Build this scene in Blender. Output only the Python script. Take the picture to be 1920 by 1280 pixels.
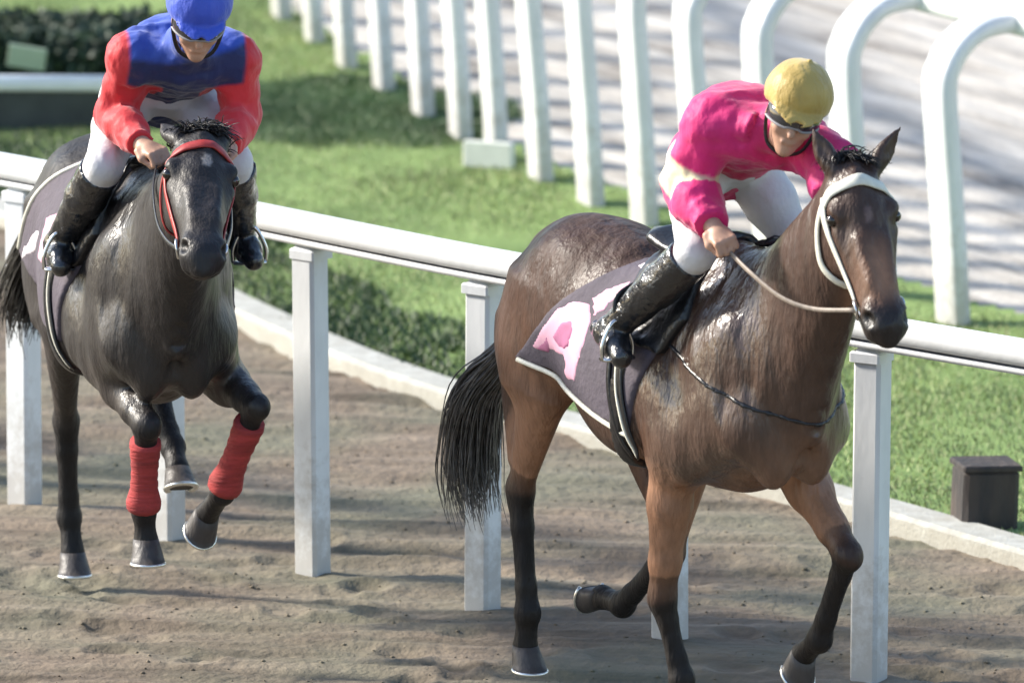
import bpy, math, random
import numpy as np

# ------------------------------------------------------------------ camera, world, sun, exposure
scene = bpy.context.scene
for o in list(bpy.data.objects):
    bpy.data.objects.remove(o)
COL = scene.collection

cam_data = bpy.data.cameras.new("camera")
cam = bpy.data.objects.new("camera", cam_data)
COL.objects.link(cam)
cam.location = (0.0, 0.0, 7.67)
cam.rotation_euler = (math.radians(90 - 10.5), 0, 0)
cam_data.sensor_width = 36.0
cam_data.lens = 375.0
cam_data.clip_start = 0.5
cam_data.clip_end = 1500.0
cam_data.dof.use_dof = True
cam_data.dof.focus_distance = 35.6
cam_data.dof.aperture_fstop = 3.4
scene.camera = cam

SUN_EL, SUN_AZ = 31.0, (-0.95, 0.30)          # direction towards the sun on the ground plane
world = bpy.data.worlds.new("World")
scene.world = world
world.use_nodes = True
wn = world.node_tree
bg = wn.nodes.get("Background") or wn.nodes.new("ShaderNodeBackground")
sky = wn.nodes.new("ShaderNodeTexSky")
sky.sky_type = 'NISHITA'
sky.sun_disc = False
sky.sun_elevation = math.radians(SUN_EL)
sky.sun_rotation = math.atan2(SUN_AZ[0], SUN_AZ[1])
wn.links.new(sky.outputs[0], bg.inputs[0])
bg.inputs[1].default_value = 0.125
sun_data = bpy.data.lights.new("sun", 'SUN')
sun_data.energy = 3.6
sun_data.angle = math.radians(7)
sun_data.color = (1.0, 0.93, 0.82)
sun = bpy.data.objects.new("sun", sun_data)
COL.objects.link(sun)
_n = math.hypot(*SUN_AZ)
_e = math.radians(SUN_EL)
from mathutils import Vector, Matrix
sv = Vector((SUN_AZ[0] / _n * math.cos(_e), SUN_AZ[1] / _n * math.cos(_e), math.sin(_e)))
sun.rotation_euler = sv.to_track_quat('Z', 'Y').to_euler()
sun.location = (-8, 25, 12)
vs = scene.view_settings
vs.view_transform = 'Standard'
vs.look = 'None'
vs.gamma = 1.0
vs.use_curve_mapping = False
vs.exposure = 1.24

rng = np.random.default_rng(7)
random.seed(7)

# ------------------------------------------------------------------ helpers: objects and materials
def tag(o, label=None, cat=None, group=None, kind=None):
    if label: o['label'] = label
    if cat: o['category'] = cat
    if group: o['group'] = group
    if kind: o['kind'] = kind
    return o

def mesh_obj(name, verts, faces, mats, parent=None, smooth=True, fmat=None, color=None):
    me = bpy.data.meshes.new(name)
    verts = np.asarray(verts, dtype=np.float32)
    if isinstance(faces, np.ndarray):
        nf, k = faces.shape
        me.vertices.add(len(verts)); me.vertices.foreach_set("co", verts.ravel())
        me.loops.add(nf * k); me.loops.foreach_set("vertex_index", faces.astype(np.int32).ravel())
        me.polygons.add(nf)
        me.polygons.foreach_set("loop_start", np.arange(0, nf * k, k, dtype=np.int32))
        me.polygons.foreach_set("loop_total", np.full(nf, k, dtype=np.int32))
        me.update(calc_edges=True)
    else:
        me.from_pydata([tuple(map(float, v)) for v in verts], [], [tuple(map(int, f)) for f in faces])
        me.update()
    if not isinstance(mats, (list, tuple)):
        mats = [mats]
    for m in mats:
        me.materials.append(m)
    if smooth:
        me.polygons.foreach_set("use_smooth", np.ones(len(me.polygons), dtype=bool))
    if fmat is not None:
        me.polygons.foreach_set("material_index", np.asarray(fmat, dtype=np.int32))
    if color is not None:
        a = me.color_attributes.new("coat", 'FLOAT_COLOR', 'POINT')
        c = np.ones((len(verts), 4), dtype=np.float32); c[:, :3] = color
        a.data.foreach_set("color", c.ravel())
    me.validate()
    o = bpy.data.objects.new(name, me)
    COL.objects.link(o)
    if parent is not None:
        o.parent = parent
    return o

def mat(name, color, rough=0.6, spec=0.5, noise=0.0, nscale=20.0, bump=0.0, bscale=60.0, metallic=0.0,
        coat=0.0, attr=None, stretch=(1, 1, 1), color2=None, sheen=0.0, detail=4.0, coatrough=0.15):
    m = bpy.data.materials.new(name)
    m.use_nodes = True
    nt = m.node_tree; N = nt.nodes; L = nt.links
    b = N["Principled BSDF"]
    b.inputs["Roughness"].default_value = rough
    b.inputs["Specular IOR Level"].default_value = spec
    b.inputs["Metallic"].default_value = metallic
    b.inputs["Coat Weight"].default_value = coat
    b.inputs["Coat Roughness"].default_value = coatrough
    if sheen: b.inputs["Sheen Weight"].default_value = sheen
    tc = N.new("ShaderNodeTexCoord"); mp = N.new("ShaderNodeMapping")
    mp.inputs["Scale"].default_value = stretch
    L.new(tc.outputs["Object"], mp.inputs["Vector"])
    b.inputs["Base Color"].default_value = (*color, 1)
    src = None
    if attr:
        a = N.new("ShaderNodeAttribute"); a.attribute_name = attr
        src = a.outputs["Color"]
    if noise > 0 or color2 is not None:
        nz = N.new("ShaderNodeTexNoise"); nz.inputs["Scale"].default_value = nscale
        nz.inputs["Detail"].default_value = detail; nz.inputs["Roughness"].default_value = 0.6
        L.new(mp.outputs[0], nz.inputs["Vector"])
        rp = N.new("ShaderNodeValToRGB")
        rp.color_ramp.elements[0].position = 0.32; rp.color_ramp.elements[1].position = 0.68
        mx = N.new("ShaderNodeMix"); mx.data_type = 'RGBA'
        if src is None:
            c2 = color2 if color2 is not None else tuple(c * (1 - noise) for c in color)
            rp.color_ramp.elements[0].color = (*c2, 1); rp.color_ramp.elements[1].color = (*color, 1)
            L.new(nz.outputs[0], rp.inputs[0]); L.new(rp.outputs[0], b.inputs["Base Color"])
        else:
            mx.blend_type = 'MULTIPLY'; mx.inputs[0].default_value = 1.0
            lo = 1 - noise
            rp.color_ramp.elements[0].color = (lo, lo, lo, 1); rp.color_ramp.elements[1].color = (1 + noise * .5,) * 3 + (1,)
            L.new(nz.outputs[0], rp.inputs[0])
            L.new(src, mx.inputs[6]); L.new(rp.outputs[0], mx.inputs[7]); L.new(mx.outputs[2], b.inputs["Base Color"])
    elif src is not None:
        L.new(src, b.inputs["Base Color"])
    if bump > 0:
        n2 = N.new("ShaderNodeTexNoise"); n2.inputs["Scale"].default_value = bscale
        n2.inputs["Detail"].default_value = 5
        L.new(mp.outputs[0], n2.inputs["Vector"])
        bp = N.new("ShaderNodeBump"); bp.inputs["Strength"].default_value = bump
        bp.inputs["Distance"].default_value = 0.02
        L.new(n2.outputs[0], bp.inputs["Height"]); L.new(bp.outputs[0], b.inputs["Normal"])
    return m

def nrm(v):
    v = np.asarray(v, float)
    return v / np.linalg.norm(v)

class MB:
    """collects polygons for one mesh"""
    def __init__(s): s.v = []; s.f = []; s.m = []
    def add(s, v, f, m=0):
        n = len(s.v)
        s.v += [tuple(map(float, q)) for q in v]
        s.f += [tuple(i + n for i in q) for q in f]
        s.m += [m] * len(f)
    def box(s, c, half, axes=None, bev=0.0, m=0):
        """box with chamfered long edges (8-sided cross-section) along its third axis"""
        c = np.asarray(c, float); A = np.eye(3) if axes is None else np.asarray(axes, float)
        hx, hy, hz = half; b = min(bev, hx * .9, hy * .9)
        ring = [(-hx + b, -hy), (hx - b, -hy), (hx, -hy + b), (hx, hy - b), (hx - b, hy), (-hx + b, hy), (-hx, hy - b), (-hx, -hy + b)] if b > 0 else \
               [(-hx, -hy), (hx, -hy), (hx, hy), (-hx, hy)]
        n = len(ring); lv = []
        zs = [(-hz, 1)] + ([(hz - b, 1), (hz, 1 - b / max(hx, hy))] if b > 0 else [(hz, 1)])
        for z, k in zs:
            lv += [c + A[0] * x * k + A[1] * y * k + A[2] * z for x, y in ring]
        f = []
        for r in range(len(zs) - 1):
            for i in range(n):
                j = (i + 1) % n
                f.append((r * n + i, r * n + j, (r + 1) * n + j, (r + 1) * n + i))
        f.append(tuple(range(n))[::-1]); f.append(tuple(range((len(zs) - 1) * n, len(zs) * n)))
        s.add(lv, f, m)
    def tube(s, pts, rad, n=8, m=0, cap=True, flat=None, normals=None):
        """swept tube; flat=(w,t) half sizes with normals gives a ribbon strap"""
        P = np.asarray(pts, float); k = len(P)
        T = np.gradient(P, axis=0); T /= np.maximum(np.linalg.norm(T, axis=1, keepdims=True), 1e-9)
        if np.isscalar(rad): rad = [rad] * k
        up = np.array([0, 0, 1.0]) if abs(T[0, 2]) < 0.9 else np.array([1.0, 0, 0])
        lv = []
        prev = np.cross(T[0], up); prev /= np.linalg.norm(prev)
        for i in range(k):
            if normals is not None:
                b = np.cross(normals[i], T[i]); b /= max(np.linalg.norm(b), 1e-9); a = np.cross(T[i], b)
            else:
                b = prev - T[i] * (prev @ T[i]); b /= max(np.linalg.norm(b), 1e-9); prev = b; a = np.cross(T[i], b)
            for q in range(n):
                th = 2 * math.pi * q / n
                if flat:
                    lv.append(P[i] + b * math.copysign(abs(math.cos(th)) ** .5, math.cos(th)) * flat[0] * rad[i]
                              + a * math.copysign(abs(math.sin(th)) ** .5, math.sin(th)) * flat[1] * rad[i])
                else:
                    lv.append(P[i] + (b * math.cos(th) + a * math.sin(th)) * rad[i])
        f = []
        for i in range(k - 1):
            for q in range(n):
                r = (q + 1) % n
                f.append((i * n + q, i * n + r, (i + 1) * n + r, (i + 1) * n + q))
        if cap:
            f.append(tuple(range(n))[::-1]); f.append(tuple(range((k - 1) * n, k * n)))
        s.add(lv, f, m)
    def build(s, name, mats, parent=None, smooth=True):
        return mesh_obj(name, s.v, s.f, mats, parent, smooth, s.m)

def smooth_path(pts, n=6):
    """Catmull-Rom resampling"""
    P = np.asarray(pts, float)
    Q = np.vstack([2 * P[0] - P[1], P, 2 * P[-1] - P[-2]])
    out = []
    for i in range(1, len(Q) - 2):
        for t in np.linspace(0, 1, n, endpoint=False):
            a, b, c, d = Q[i - 1], Q[i], Q[i + 1], Q[i + 2]
            out.append(.5 * ((2 * b) + (c - a) * t + (2 * a - 5 * b + 4 * c - d) * t ** 2 + (3 * b - a - 3 * c + d) * t ** 3))
    out.append(P[-1])
    return np.array(out)

def vnoise2(x, y, seed=0):
    """2-D value noise, -1..1"""
    r = np.random.default_rng(seed); G = r.uniform(-1, 1, (256, 256))
    xi = np.floor(x).astype(int); yi = np.floor(y).astype(int)
    fx = x - xi; fy = y - yi
    fx = fx * fx * (3 - 2 * fx); fy = fy * fy * (3 - 2 * fy)
    g = lambda a, b: G[a % 256, b % 256]
    return (g(xi, yi) * (1 - fx) + g(xi + 1, yi) * fx) * (1 - fy) + (g(xi, yi + 1) * (1 - fx) + g(xi + 1, yi + 1) * fx) * fy

def vnoise3(P, seed=0):
    r = np.random.default_rng(seed); G = r.uniform(-1, 1, (32, 32, 32)).astype(np.float32)
    i = np.floor(P).astype(int); f = P - i; f = f * f * (3 - 2 * f); i %= 32; j = (i + 1) % 32
    X0, Y0, Z0 = i[..., 0], i[..., 1], i[..., 2]; X1, Y1, Z1 = j[..., 0], j[..., 1], j[..., 2]
    fx, fy, fz = f[..., 0], f[..., 1], f[..., 2]
    a = (G[X0, Y0, Z0] * (1 - fx) + G[X1, Y0, Z0] * fx) * (1 - fy) + (G[X0, Y1, Z0] * (1 - fx) + G[X1, Y1, Z0] * fx) * fy
    b = (G[X0, Y0, Z1] * (1 - fx) + G[X1, Y0, Z1] * fx) * (1 - fy) + (G[X0, Y1, Z1] * (1 - fx) + G[X1, Y1, Z1] * fx) * fy
    return a * (1 - fz) + b * fz

# ------------------------------------------------------------------ helpers: implicit surfaces
class SDF:
    def __init__(s, lo, hi, h):
        s.lo = np.asarray(lo, float); s.h = h
        s.n = np.ceil((np.asarray(hi, float) - s.lo) / h).astype(int) + 1
        s.g = np.full(s.n, 0.5, dtype=np.float32)
    def region(s, lo, hi):
        a = np.clip(np.floor((np.asarray(lo) - s.lo) / s.h).astype(int), 0, s.n)
        b = np.clip(np.ceil((np.asarray(hi) - s.lo) / s.h).astype(int) + 1, 0, s.n)
        sl = tuple(slice(int(i), int(j)) for i, j in zip(a, b))
        ax = [s.lo[k] + s.h * np.arange(sl[k].start, sl[k].stop) for k in range(3)]
        return sl, np.stack(np.meshgrid(*ax, indexing='ij'), -1).astype(np.float32)
    def put(s, sl, d, k, op='u'):
        a = s.g[sl]
        if op == 'u':
            if k > 0:
                hh = np.maximum(k - np.abs(a - d), 0) / k
                s.g[sl] = np.minimum(a, d) - hh * hh * k * .25
            else:
                s.g[sl] = np.minimum(a, d)
        else:                                       # carve
            d = -d
            hh = np.maximum(k - np.abs(a - d), 0) / max(k, 1e-6)
            s.g[sl] = np.maximum(a, d) + hh * hh * k * .25
    def cap(s, p, q, r1, r2, k=.02, op='u'):
        p = np.asarray(p, float); q = np.asarray(q, float); m = max(r1, r2) + k + .03
        sl, X = s.region(np.minimum(p, q) - m, np.maximum(p, q) + m)
        v = q - p; t = np.clip(((X - p) @ v) / max(v @ v, 1e-9), 0, 1)
        d = np.linalg.norm(X - p - t[..., None] * v, axis=-1) - (r1 + (r2 - r1) * t)
        s.put(sl, d, k, op)
    def chain(s, pts, rad, k=.02):
        for i in range(len(pts) - 1):
            s.cap(pts[i], pts[i + 1], rad[i], rad[i + 1], k)
    def ell(s, c, r, axes=None, k=.02, op='u'):
        c = np.asarray(c, float); r = np.asarray(r, float); m = r.max() + k + .03
        sl, X = s.region(c - m, c + m)
        A = np.eye(3) if axes is None else np.asarray(axes, float)
        L = (X - c) @ A.T
        k0 = np.linalg.norm(L / r, axis=-1); k1 = np.linalg.norm(L / (r * r), axis=-1)
        s.put(sl, k0 * (k0 - 1) / np.maximum(k1, 1e-6), k, op)
    def loft(s, secs, k=.02, sub=5, lat=(0, 1, 0), ex=2.0):
        """secs: (centre, half height, half width[, lateral axis]); ellipse-like sections along a curved axis"""
        C = smooth_path([q[0] for q in secs], sub)
        n = len(secs)
        ab = smooth_path([[q[1], q[2], 0] for q in secs], sub)
        lats = smooth_path([nrm(q[3]) if len(q) > 3 else nrm(lat) for q in secs], sub)
        m = ab[:, :2].max() + k + .03
        sl, X = s.region(C.min(0) - m, C.max(0) + m)
        best = np.full(X.shape[:3], 9.0, dtype=np.float32)
        for i in range(len(C) - 1):
            v = C[i + 1] - C[i]; L2 = v @ v
            t0 = ((X - C[i]) @ v) / L2
            t = np.clip(t0, 0, 1)
            T = v / math.sqrt(L2)
            W = lats[i] + lats[i + 1]; W = W - T * (W @ T); W /= np.linalg.norm(W)
            U = np.cross(T, W)
            D = X - C[i] - t[..., None] * v
            a = ab[i, 0] + (ab[i + 1, 0] - ab[i, 0]) * t
            b = ab[i, 1] + (ab[i + 1, 1] - ab[i, 1]) * t
            pu = D @ U; pw = D @ W
            rho = (np.abs(pu / a) ** ex + np.abs(pw / b) ** ex) ** (1 / ex)
            perp = np.sqrt(pu * pu + pw * pw)
            mn = np.minimum(a, b)
            d = np.where(rho > .3, perp * (1 - 1 / np.maximum(rho, .3)), -mn + perp)
            d = np.minimum(d, np.where(rho < 1, (rho - 1) * mn, d))
            axl = np.abs(D @ T)
            d = np.where(axl > 1e-5, np.sqrt(np.maximum(d, 0) ** 2 + axl ** 2) + np.minimum(d, 0), d)
            best = np.minimum(best, d)
        s.put(sl, best, k)
    def unit(s):
        """distance-like field: divided by its gradient's length near the surface"""
        gx, gy, gz = np.gradient(s.g, s.h)
        gl = np.sqrt(gx * gx + gy * gy + gz * gz)
        return s.g / np.clip(gl, .35, 2.5)
    def coords(s):
        ax = [s.lo[k] + s.h * np.arange(s.n[k]) for k in range(3)]
        return np.meshgrid(*ax, indexing='ij', sparse=True)
    def sample(s, P, g=None):
        g = s.g if g is None else g
        q = (np.asarray(P, float) - s.lo) / s.h
        i = np.clip(np.floor(q).astype(int), 0, s.n - 2); f = q - i
        r = 0
        for dx in (0, 1):
            for dy in (0, 1):
                for dz in (0, 1):
                    w = (f[..., 0] if dx else 1 - f[..., 0]) * (f[..., 1] if dy else 1 - f[..., 1]) * (f[..., 2] if dz else 1 - f[..., 2])
                    r = r + w * g[i[..., 0] + dx, i[..., 1] + dy, i[..., 2] + dz]
        return r
    def normal(s, P):
        P = np.asarray(P, float); e = s.h
        g = np.stack([s.sample(P + d) - s.sample(P - d) for d in np.eye(3) * e], -1)
        return g / np.maximum(np.linalg.norm(g, axis=-1, keepdims=True), 1e-9)
    def snap(s, P, off=0.0, it=12):
        P = np.array(P, float)
        for _ in range(it):
            e = s.h
            g = np.stack([s.sample(P + d) - s.sample(P - d) for d in np.eye(3) * e], -1) / (2 * e)
            l2 = np.maximum((g * g).sum(-1, keepdims=True), .05)
            P = P - np.clip((s.sample(P)[..., None]), -.08, .08) * g / l2 * .8
        return P + s.normal(P) * off

def surface(g, lo, h, smooth=2):
    """naive surface nets -> verts, quads"""
    ins = g < 0
    c = ins[:-1, :-1, :-1].astype(np.int8)
    for dx, dy, dz in [(0,0,1),(0,1,0),(0,1,1),(1,0,0),(1,0,1),(1,1,0),(1,1,1)]:
        c = c + ins[dx:dx + c.shape[0], dy:dy + c.shape[1], dz:dz + c.shape[2]]
    act = (c > 0) & (c < 8)
    idx = np.argwhere(act)
    vid = np.full(act.shape, -1, dtype=np.int32); vid[tuple(idx.T)] = np.arange(len(idx))
    off = np.array([(i >> 2 & 1, i >> 1 & 1, i & 1) for i in range(8)])
    val = np.stack([g[tuple((idx + o).T)] for o in off], 1).astype(np.float64)
    acc = np.zeros((len(idx), 3)); cnt = np.zeros(len(idx))
    for a in range(8):
        for b in range(a + 1, 8):
            if np.abs(off[a] - off[b]).sum() != 1: continue
            va, vb = val[:, a], val[:, b]
            m = (va < 0) != (vb < 0)
            t = np.where(m, va / np.where(m, va - vb, 1), 0)
            acc += np.where(m[:, None], off[a] + t[:, None] * (off[b] - off[a]), 0); cnt += m
    V = (idx + acc / cnt[:, None]) * h + np.asarray(lo)
    quads = []
    for ax in range(3):
        s0 = [slice(None)] * 3; s1 = [slice(None)] * 3
        s0[ax] = slice(0, -1); s1[ax] = slice(1, None)
        A = ins[tuple(s0)]; B = ins[tuple(s1)]
        e = np.argwhere(A != B)
        o1, o2 = [(1, 2), (2, 0), (0, 1)][ax]
        ok = np.ones(len(e), bool)
        for o in (o1, o2):
            ok &= (e[:, o] > 0) & (e[:, o] < act.shape[o])
        e = e[ok]
        d1 = np.zeros(3, int); d1[o1] = 1; d2 = np.zeros(3, int); d2[o2] = 1
        q = np.stack([vid[tuple((e - d1 - d2).T)], vid[tuple((e - d2).T)], vid[tuple(e.T)], vid[tuple((e - d1).T)]], 1)
        fl = ~A[tuple(e.T)]
        q[fl] = q[fl][:, ::-1]
        quads.append(q)
    F = np.vstack(quads); F = F[(F >= 0).all(1)]
    ed = np.vstack([F[:, [0, 1]], F[:, [1, 2]], F[:, [2, 3]], F[:, [3, 0]]])
    for it in range(smooth):
        S = np.zeros_like(V); n = np.zeros(len(V))
        for k in (0, 1, 2):
            np.add.at(S[:, k], ed[:, 0], V[ed[:, 1], k]); np.add.at(S[:, k], ed[:, 1], V[ed[:, 0], k])
        np.add.at(n, ed[:, 0], 1); np.add.at(n, ed[:, 1], 1)
        V = V + (S / np.maximum(n, 1)[:, None] - V) * (.5 if it % 2 == 0 else -.42)
    return V, F

# ------------------------------------------------------------------ materials
M = {}
M['white_rail'] = mat('white_rail_plastic', (.80, .81, .80), .32, noise=.10, nscale=9, bump=.05, bscale=40)
M['white_post'] = mat('white_post_plastic', (.72, .74, .75), .42, noise=.16, nscale=7, bump=.08, bscale=30, stretch=(1, 1, .35))
def mud(m, top, col):
    nt = m.node_tree; N = nt.nodes; L = nt.links; b = N["Principled BSDF"]
    src = b.inputs["Base Color"].links[0].from_socket
    g = N.new("ShaderNodeNewGeometry"); sp = N.new("ShaderNodeSeparateXYZ"); L.new(g.outputs["Position"], sp.inputs[0])
    nz = N.new("ShaderNodeTexNoise"); nz.inputs["Scale"].default_value = 16; nz.inputs["Detail"].default_value = 5; nz.inputs["Roughness"].default_value = .7
    L.new(g.outputs["Position"], nz.inputs["Vector"])
    mr = N.new("ShaderNodeMapRange"); mr.inputs["From Min"].default_value = 0; mr.inputs["From Max"].default_value = top
    mr.inputs["To Min"].default_value = .34; mr.inputs["To Max"].default_value = -.12; L.new(sp.outputs[2], mr.inputs["Value"])
    ad = N.new("ShaderNodeMath"); ad.operation = 'ADD'; L.new(nz.outputs[0], ad.inputs[0]); L.new(mr.outputs[0], ad.inputs[1])
    st = N.new("ShaderNodeMapRange"); st.inputs["From Min"].default_value = .50; st.inputs["From Max"].default_value = .80; st.inputs["To Max"].default_value = .60
    L.new(ad.outputs[0], st.inputs["Value"])
    mx = N.new("ShaderNodeMix"); mx.data_type = 'RGBA'; L.new(st.outputs[0], mx.inputs[0]); L.new(src, mx.inputs[6]); mx.inputs[7].default_value = (*col, 1)
    L.new(mx.outputs[2], b.inputs["Base Color"])
M['groove'] = mat('rail_groove_grey', (.30, .29, .31), .6, noise=.2, nscale=14)
M['kerb'] = mat('kerb_concrete', (.50, .50, .455), .85, noise=.28, nscale=11, bump=.25, bscale=70)
mud(M['white_post'], .55, (.34, .31, .27))
mud(M['kerb'], .09, (.30, .28, .23))
M['board_white'] = mat('painted_board', (.74, .75, .68), .6, noise=.18, nscale=8)
M['hedge'] = mat('hedge_leaf', (.030, .062, .030), .6, noise=.5, nscale=9)
M['dark_board'] = mat('dark_board', (.055, .062, .055), .7, noise=.4, nscale=6, bump=.2)
M['pale_sign'] = mat('pale_sign', (.38, .47, .34), .6, noise=.2, nscale=6)
M['block'] = mat('weathered_block', (.070, .052, .042), .85, color2=(.022, .022, .024), nscale=9, bump=.6, bscale=28, stretch=(1, 1, .25))
M['hoof'] = mat('hoof_horn', (.060, .052, .050), .5, noise=.4, nscale=30, bump=.2, stretch=(1, 1, .3))
M['shoe'] = mat('aluminium_plate', (.75, .75, .72), .3, metallic=.9)
M['eye'] = mat('horse_eye', (.010, .006, .004), .06, spec=.8)
M['black_hair'] = mat('black_hair', (.012, .010, .010), .38, noise=.4, nscale=40)
M['grey_hair'] = mat('tail_hair', (.15, .135, .125), .36, noise=.75, nscale=30)
M['leather'] = mat('black_leather', (.012, .012, .014), .32, noise=.3, nscale=20, bump=.15)
M['boot'] = mat('polished_boot', (.010, .011, .014), .17, spec=.6, bump=.75, bscale=26, coat=.5, coatrough=.08)
M['white_strap'] = mat('white_strap', (.72, .70, .60), .5, noise=.2, nscale=30)
M['rein'] = mat('worn_rein', (.30, .24, .19), .5, noise=.5, nscale=30)
M['red_strap'] = mat('red_strap', (.40, .035, .030), .45, noise=.4, nscale=30)
M['steel'] = mat('steel', (.6, .6, .6), .22, metallic=1.0)
M['skin'] = mat('skin', (.50, .29, .20), .5, noise=.18, nscale=25)
M['glove'] = mat('pale_glove', (.66, .58, .42), .6, noise=.2, nscale=25)
M['breeches'] = mat('white_breeches', (.62, .61, .62), .6, noise=.10, nscale=12, bump=.3, bscale=22)
M['goggle'] = mat('goggle_lens', (.03, .03, .035), .08, spec=.8)
M['red_wrap'] = mat('red_bandage', (.40, .045, .045), .85, noise=.45, nscale=20, bump=.4, bscale=45, stretch=(.3, .3, 2.2))

def coat_mat(name, rough, spec, coat, bump, wet=.16):
    """horse hair: colour from the painted coat, sweat gloss with streaks that run down the body"""
    m = mat(name, (.05, .03, .02), rough, spec, noise=.22, nscale=26, attr='coat', coat=coat, coatrough=.24, stretch=(1, 1, .45))
    nt = m.node_tree; N = nt.nodes; L = nt.links; b = N["Principled BSDF"]; b.inputs["Coat IOR"].default_value = 1.6
    tc = N.new("ShaderNodeTexCoord")
    mp = N.new("ShaderNodeMapping"); mp.inputs["Scale"].default_value = (1, 1, .28); L.new(tc.outputs["Object"], mp.inputs[0])
    n1 = N.new("ShaderNodeTexNoise"); n1.inputs["Scale"].default_value = 19; n1.inputs["Detail"].default_value = 3
    L.new(mp.outputs[0], n1.inputs["Vector"])
    n2 = N.new("ShaderNodeTexNoise"); n2.inputs["Scale"].default_value = 130; n2.inputs["Detail"].default_value = 3
    L.new(mp.outputs[0], n2.inputs["Vector"])
    b1 = N.new("ShaderNodeBump"); b1.inputs["Strength"].default_value = bump; b1.inputs["Distance"].default_value = .03
    b2 = N.new("ShaderNodeBump"); b2.inputs["Strength"].default_value = .30; b2.inputs["Distance"].default_value = .008
    L.new(n1.outputs[0], b1.inputs["Height"]); L.new(n2.outputs[0], b2.inputs["Height"])
    L.new(b1.outputs[0], b2.inputs["Normal"]); L.new(b2.outputs[0], b.inputs["Normal"]); L.new(b2.outputs[0], b.inputs["Coat Normal"])
    r = N.new("ShaderNodeMapRange"); r.inputs["From Min"].default_value = .35; r.inputs["From Max"].default_value = .65
    r.inputs["To Min"].default_value = rough - .08; r.inputs["To Max"].default_value = rough + .16
    n3 = N.new("ShaderNodeTexNoise"); n3.inputs["Scale"].default_value = 7; L.new(tc.outputs["Object"], n3.inputs["Vector"])
    L.new(n3.outputs[0], r.inputs["Value"])
    aw = N.new("ShaderNodeAttribute"); aw.attribute_name = 'wet'                 # sweat-soaked hair lies flat and shines
    ml = N.new("ShaderNodeMath"); ml.operation = 'MULTIPLY'; ml.inputs[1].default_value = -wet
    ad = N.new("ShaderNodeMath"); ad.operation = 'ADD'
    L.new(aw.outputs["Fac"], ml.inputs[0]); L.new(ml.outputs[0], ad.inputs[0]); L.new(r.outputs[0], ad.inputs[1]); L.new(ad.outputs[0], b.inputs["Roughness"])
    mc = N.new("ShaderNodeMath"); mc.operation = 'MULTIPLY_ADD'; mc.inputs[1].default_value = coat; mc.inputs[2].default_value = 0.0
    L.new(aw.outputs["Fac"], mc.inputs[0]); L.new(mc.outputs[0], b.inputs["Coat Weight"])
    return m
M['bay'] = coat_mat('dark_bay_coat', .52, .28, .85, .60)
M['black_coat'] = coat_mat('brown_black_coat', .52, .32, .40, .42)

def silk(name, c1, c2, scale=5.0):
    return mat(name, c1, .50, spec=.4, color2=c2, nscale=scale, bump=.55, bscale=24, sheen=.25, detail=2, stretch=(1, 1, .6))
M['pink_silk'] = silk('pink_silk', (.66, .030, .19), (.56, .012, .085))
M['cream_silk'] = silk('cream_silk', (.74, .66, .44), (.70, .58, .34))
M['red_silk'] = silk('red_silk', (.66, .032, .042), (.55, .018, .026))
M['navy_silk'] = silk('navy_silk', (.018, .030, .150), (.014, .020, .085))
M['blue_silk'] = silk('blue_silk', (.035, .085, .52), (.030, .060, .40))
M['silks'] = mat('racing_silk', (.5, .1, .1), .60, spec=.35, noise=.22, nscale=6, bump=.35, bscale=24, sheen=.25, detail=2, attr='coat', stretch=(1, 1, .6))
M['gold_silk'] = silk('gold_silk', (.52, .37, .10), (.36, .24, .055), 6)
M['cloth_dark'] = mat('saddlecloth_charcoal', (.085, .070, .090), .8, noise=.25, nscale=9, bump=.3, bscale=40)
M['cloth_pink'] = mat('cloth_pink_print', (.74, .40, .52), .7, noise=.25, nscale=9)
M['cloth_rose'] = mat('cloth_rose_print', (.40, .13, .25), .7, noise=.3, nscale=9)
M['cloth_white'] = mat('cloth_white_print', (.74, .68, .72), .7, noise=.15, nscale=12)

# ------------------------------------------------------------------ ground layers
RAIL = np.array([(-4.6, 40.9), (-3.6, 39.9), (-2.86, 39.22), (-2.32, 38.72), (-1.78, 38.22), (-1.24, 37.66), (-.71, 37.08), (-.10, 36.43), (.54, 35.84), (1.21, 35.27), (1.87, 34.73), (2.56, 34.2), (3.3, 33.66), (4.1, 33.1)])
KERB = np.array([(-7.5, 53.0), (-5, 49.0), (-3.4, 46.5), (-2.16, 44.3), (-1.44, 42.85), (-1.08, 41.97), (-.75, 41.2), (-.5, 40.68), (-.2, 40.16), (.26, 39.5), (.86, 38.62), (1.39, 37.85), (1.75, 37.3), (2.3, 36.5), (3.2, 35.4), (5, 33.4), (8, 30.2)])
REAR = np.array([(-3.4, 60.5), (-2.6, 56.6), (-1.75, 52.6), (-1.50, 51.6), (-1.27, 50.6), (-1.08, 49.75), (-.91, 48.95), (-.75, 48.2), (-.57, 47.5), (-.39, 46.85), (-.22, 46.25), (-.06, 45.68), (.13, 45.08), (.34, 44.52), (.56, 44.02), (.79, 43.5), (1.06, 42.93), (1.39, 42.36), (1.76, 41.74), (2.17, 41.06), (2.6, 40.4), (3.1, 39.7)])
def kerb_y(x): return np.interp(x, KERB[:, 0], KERB[:, 1])
def rear_y(x): return np.interp(x, np.r_[-12, REAR[:, 0], 12], np.r_[90, REAR[:, 1], 28])

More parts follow.
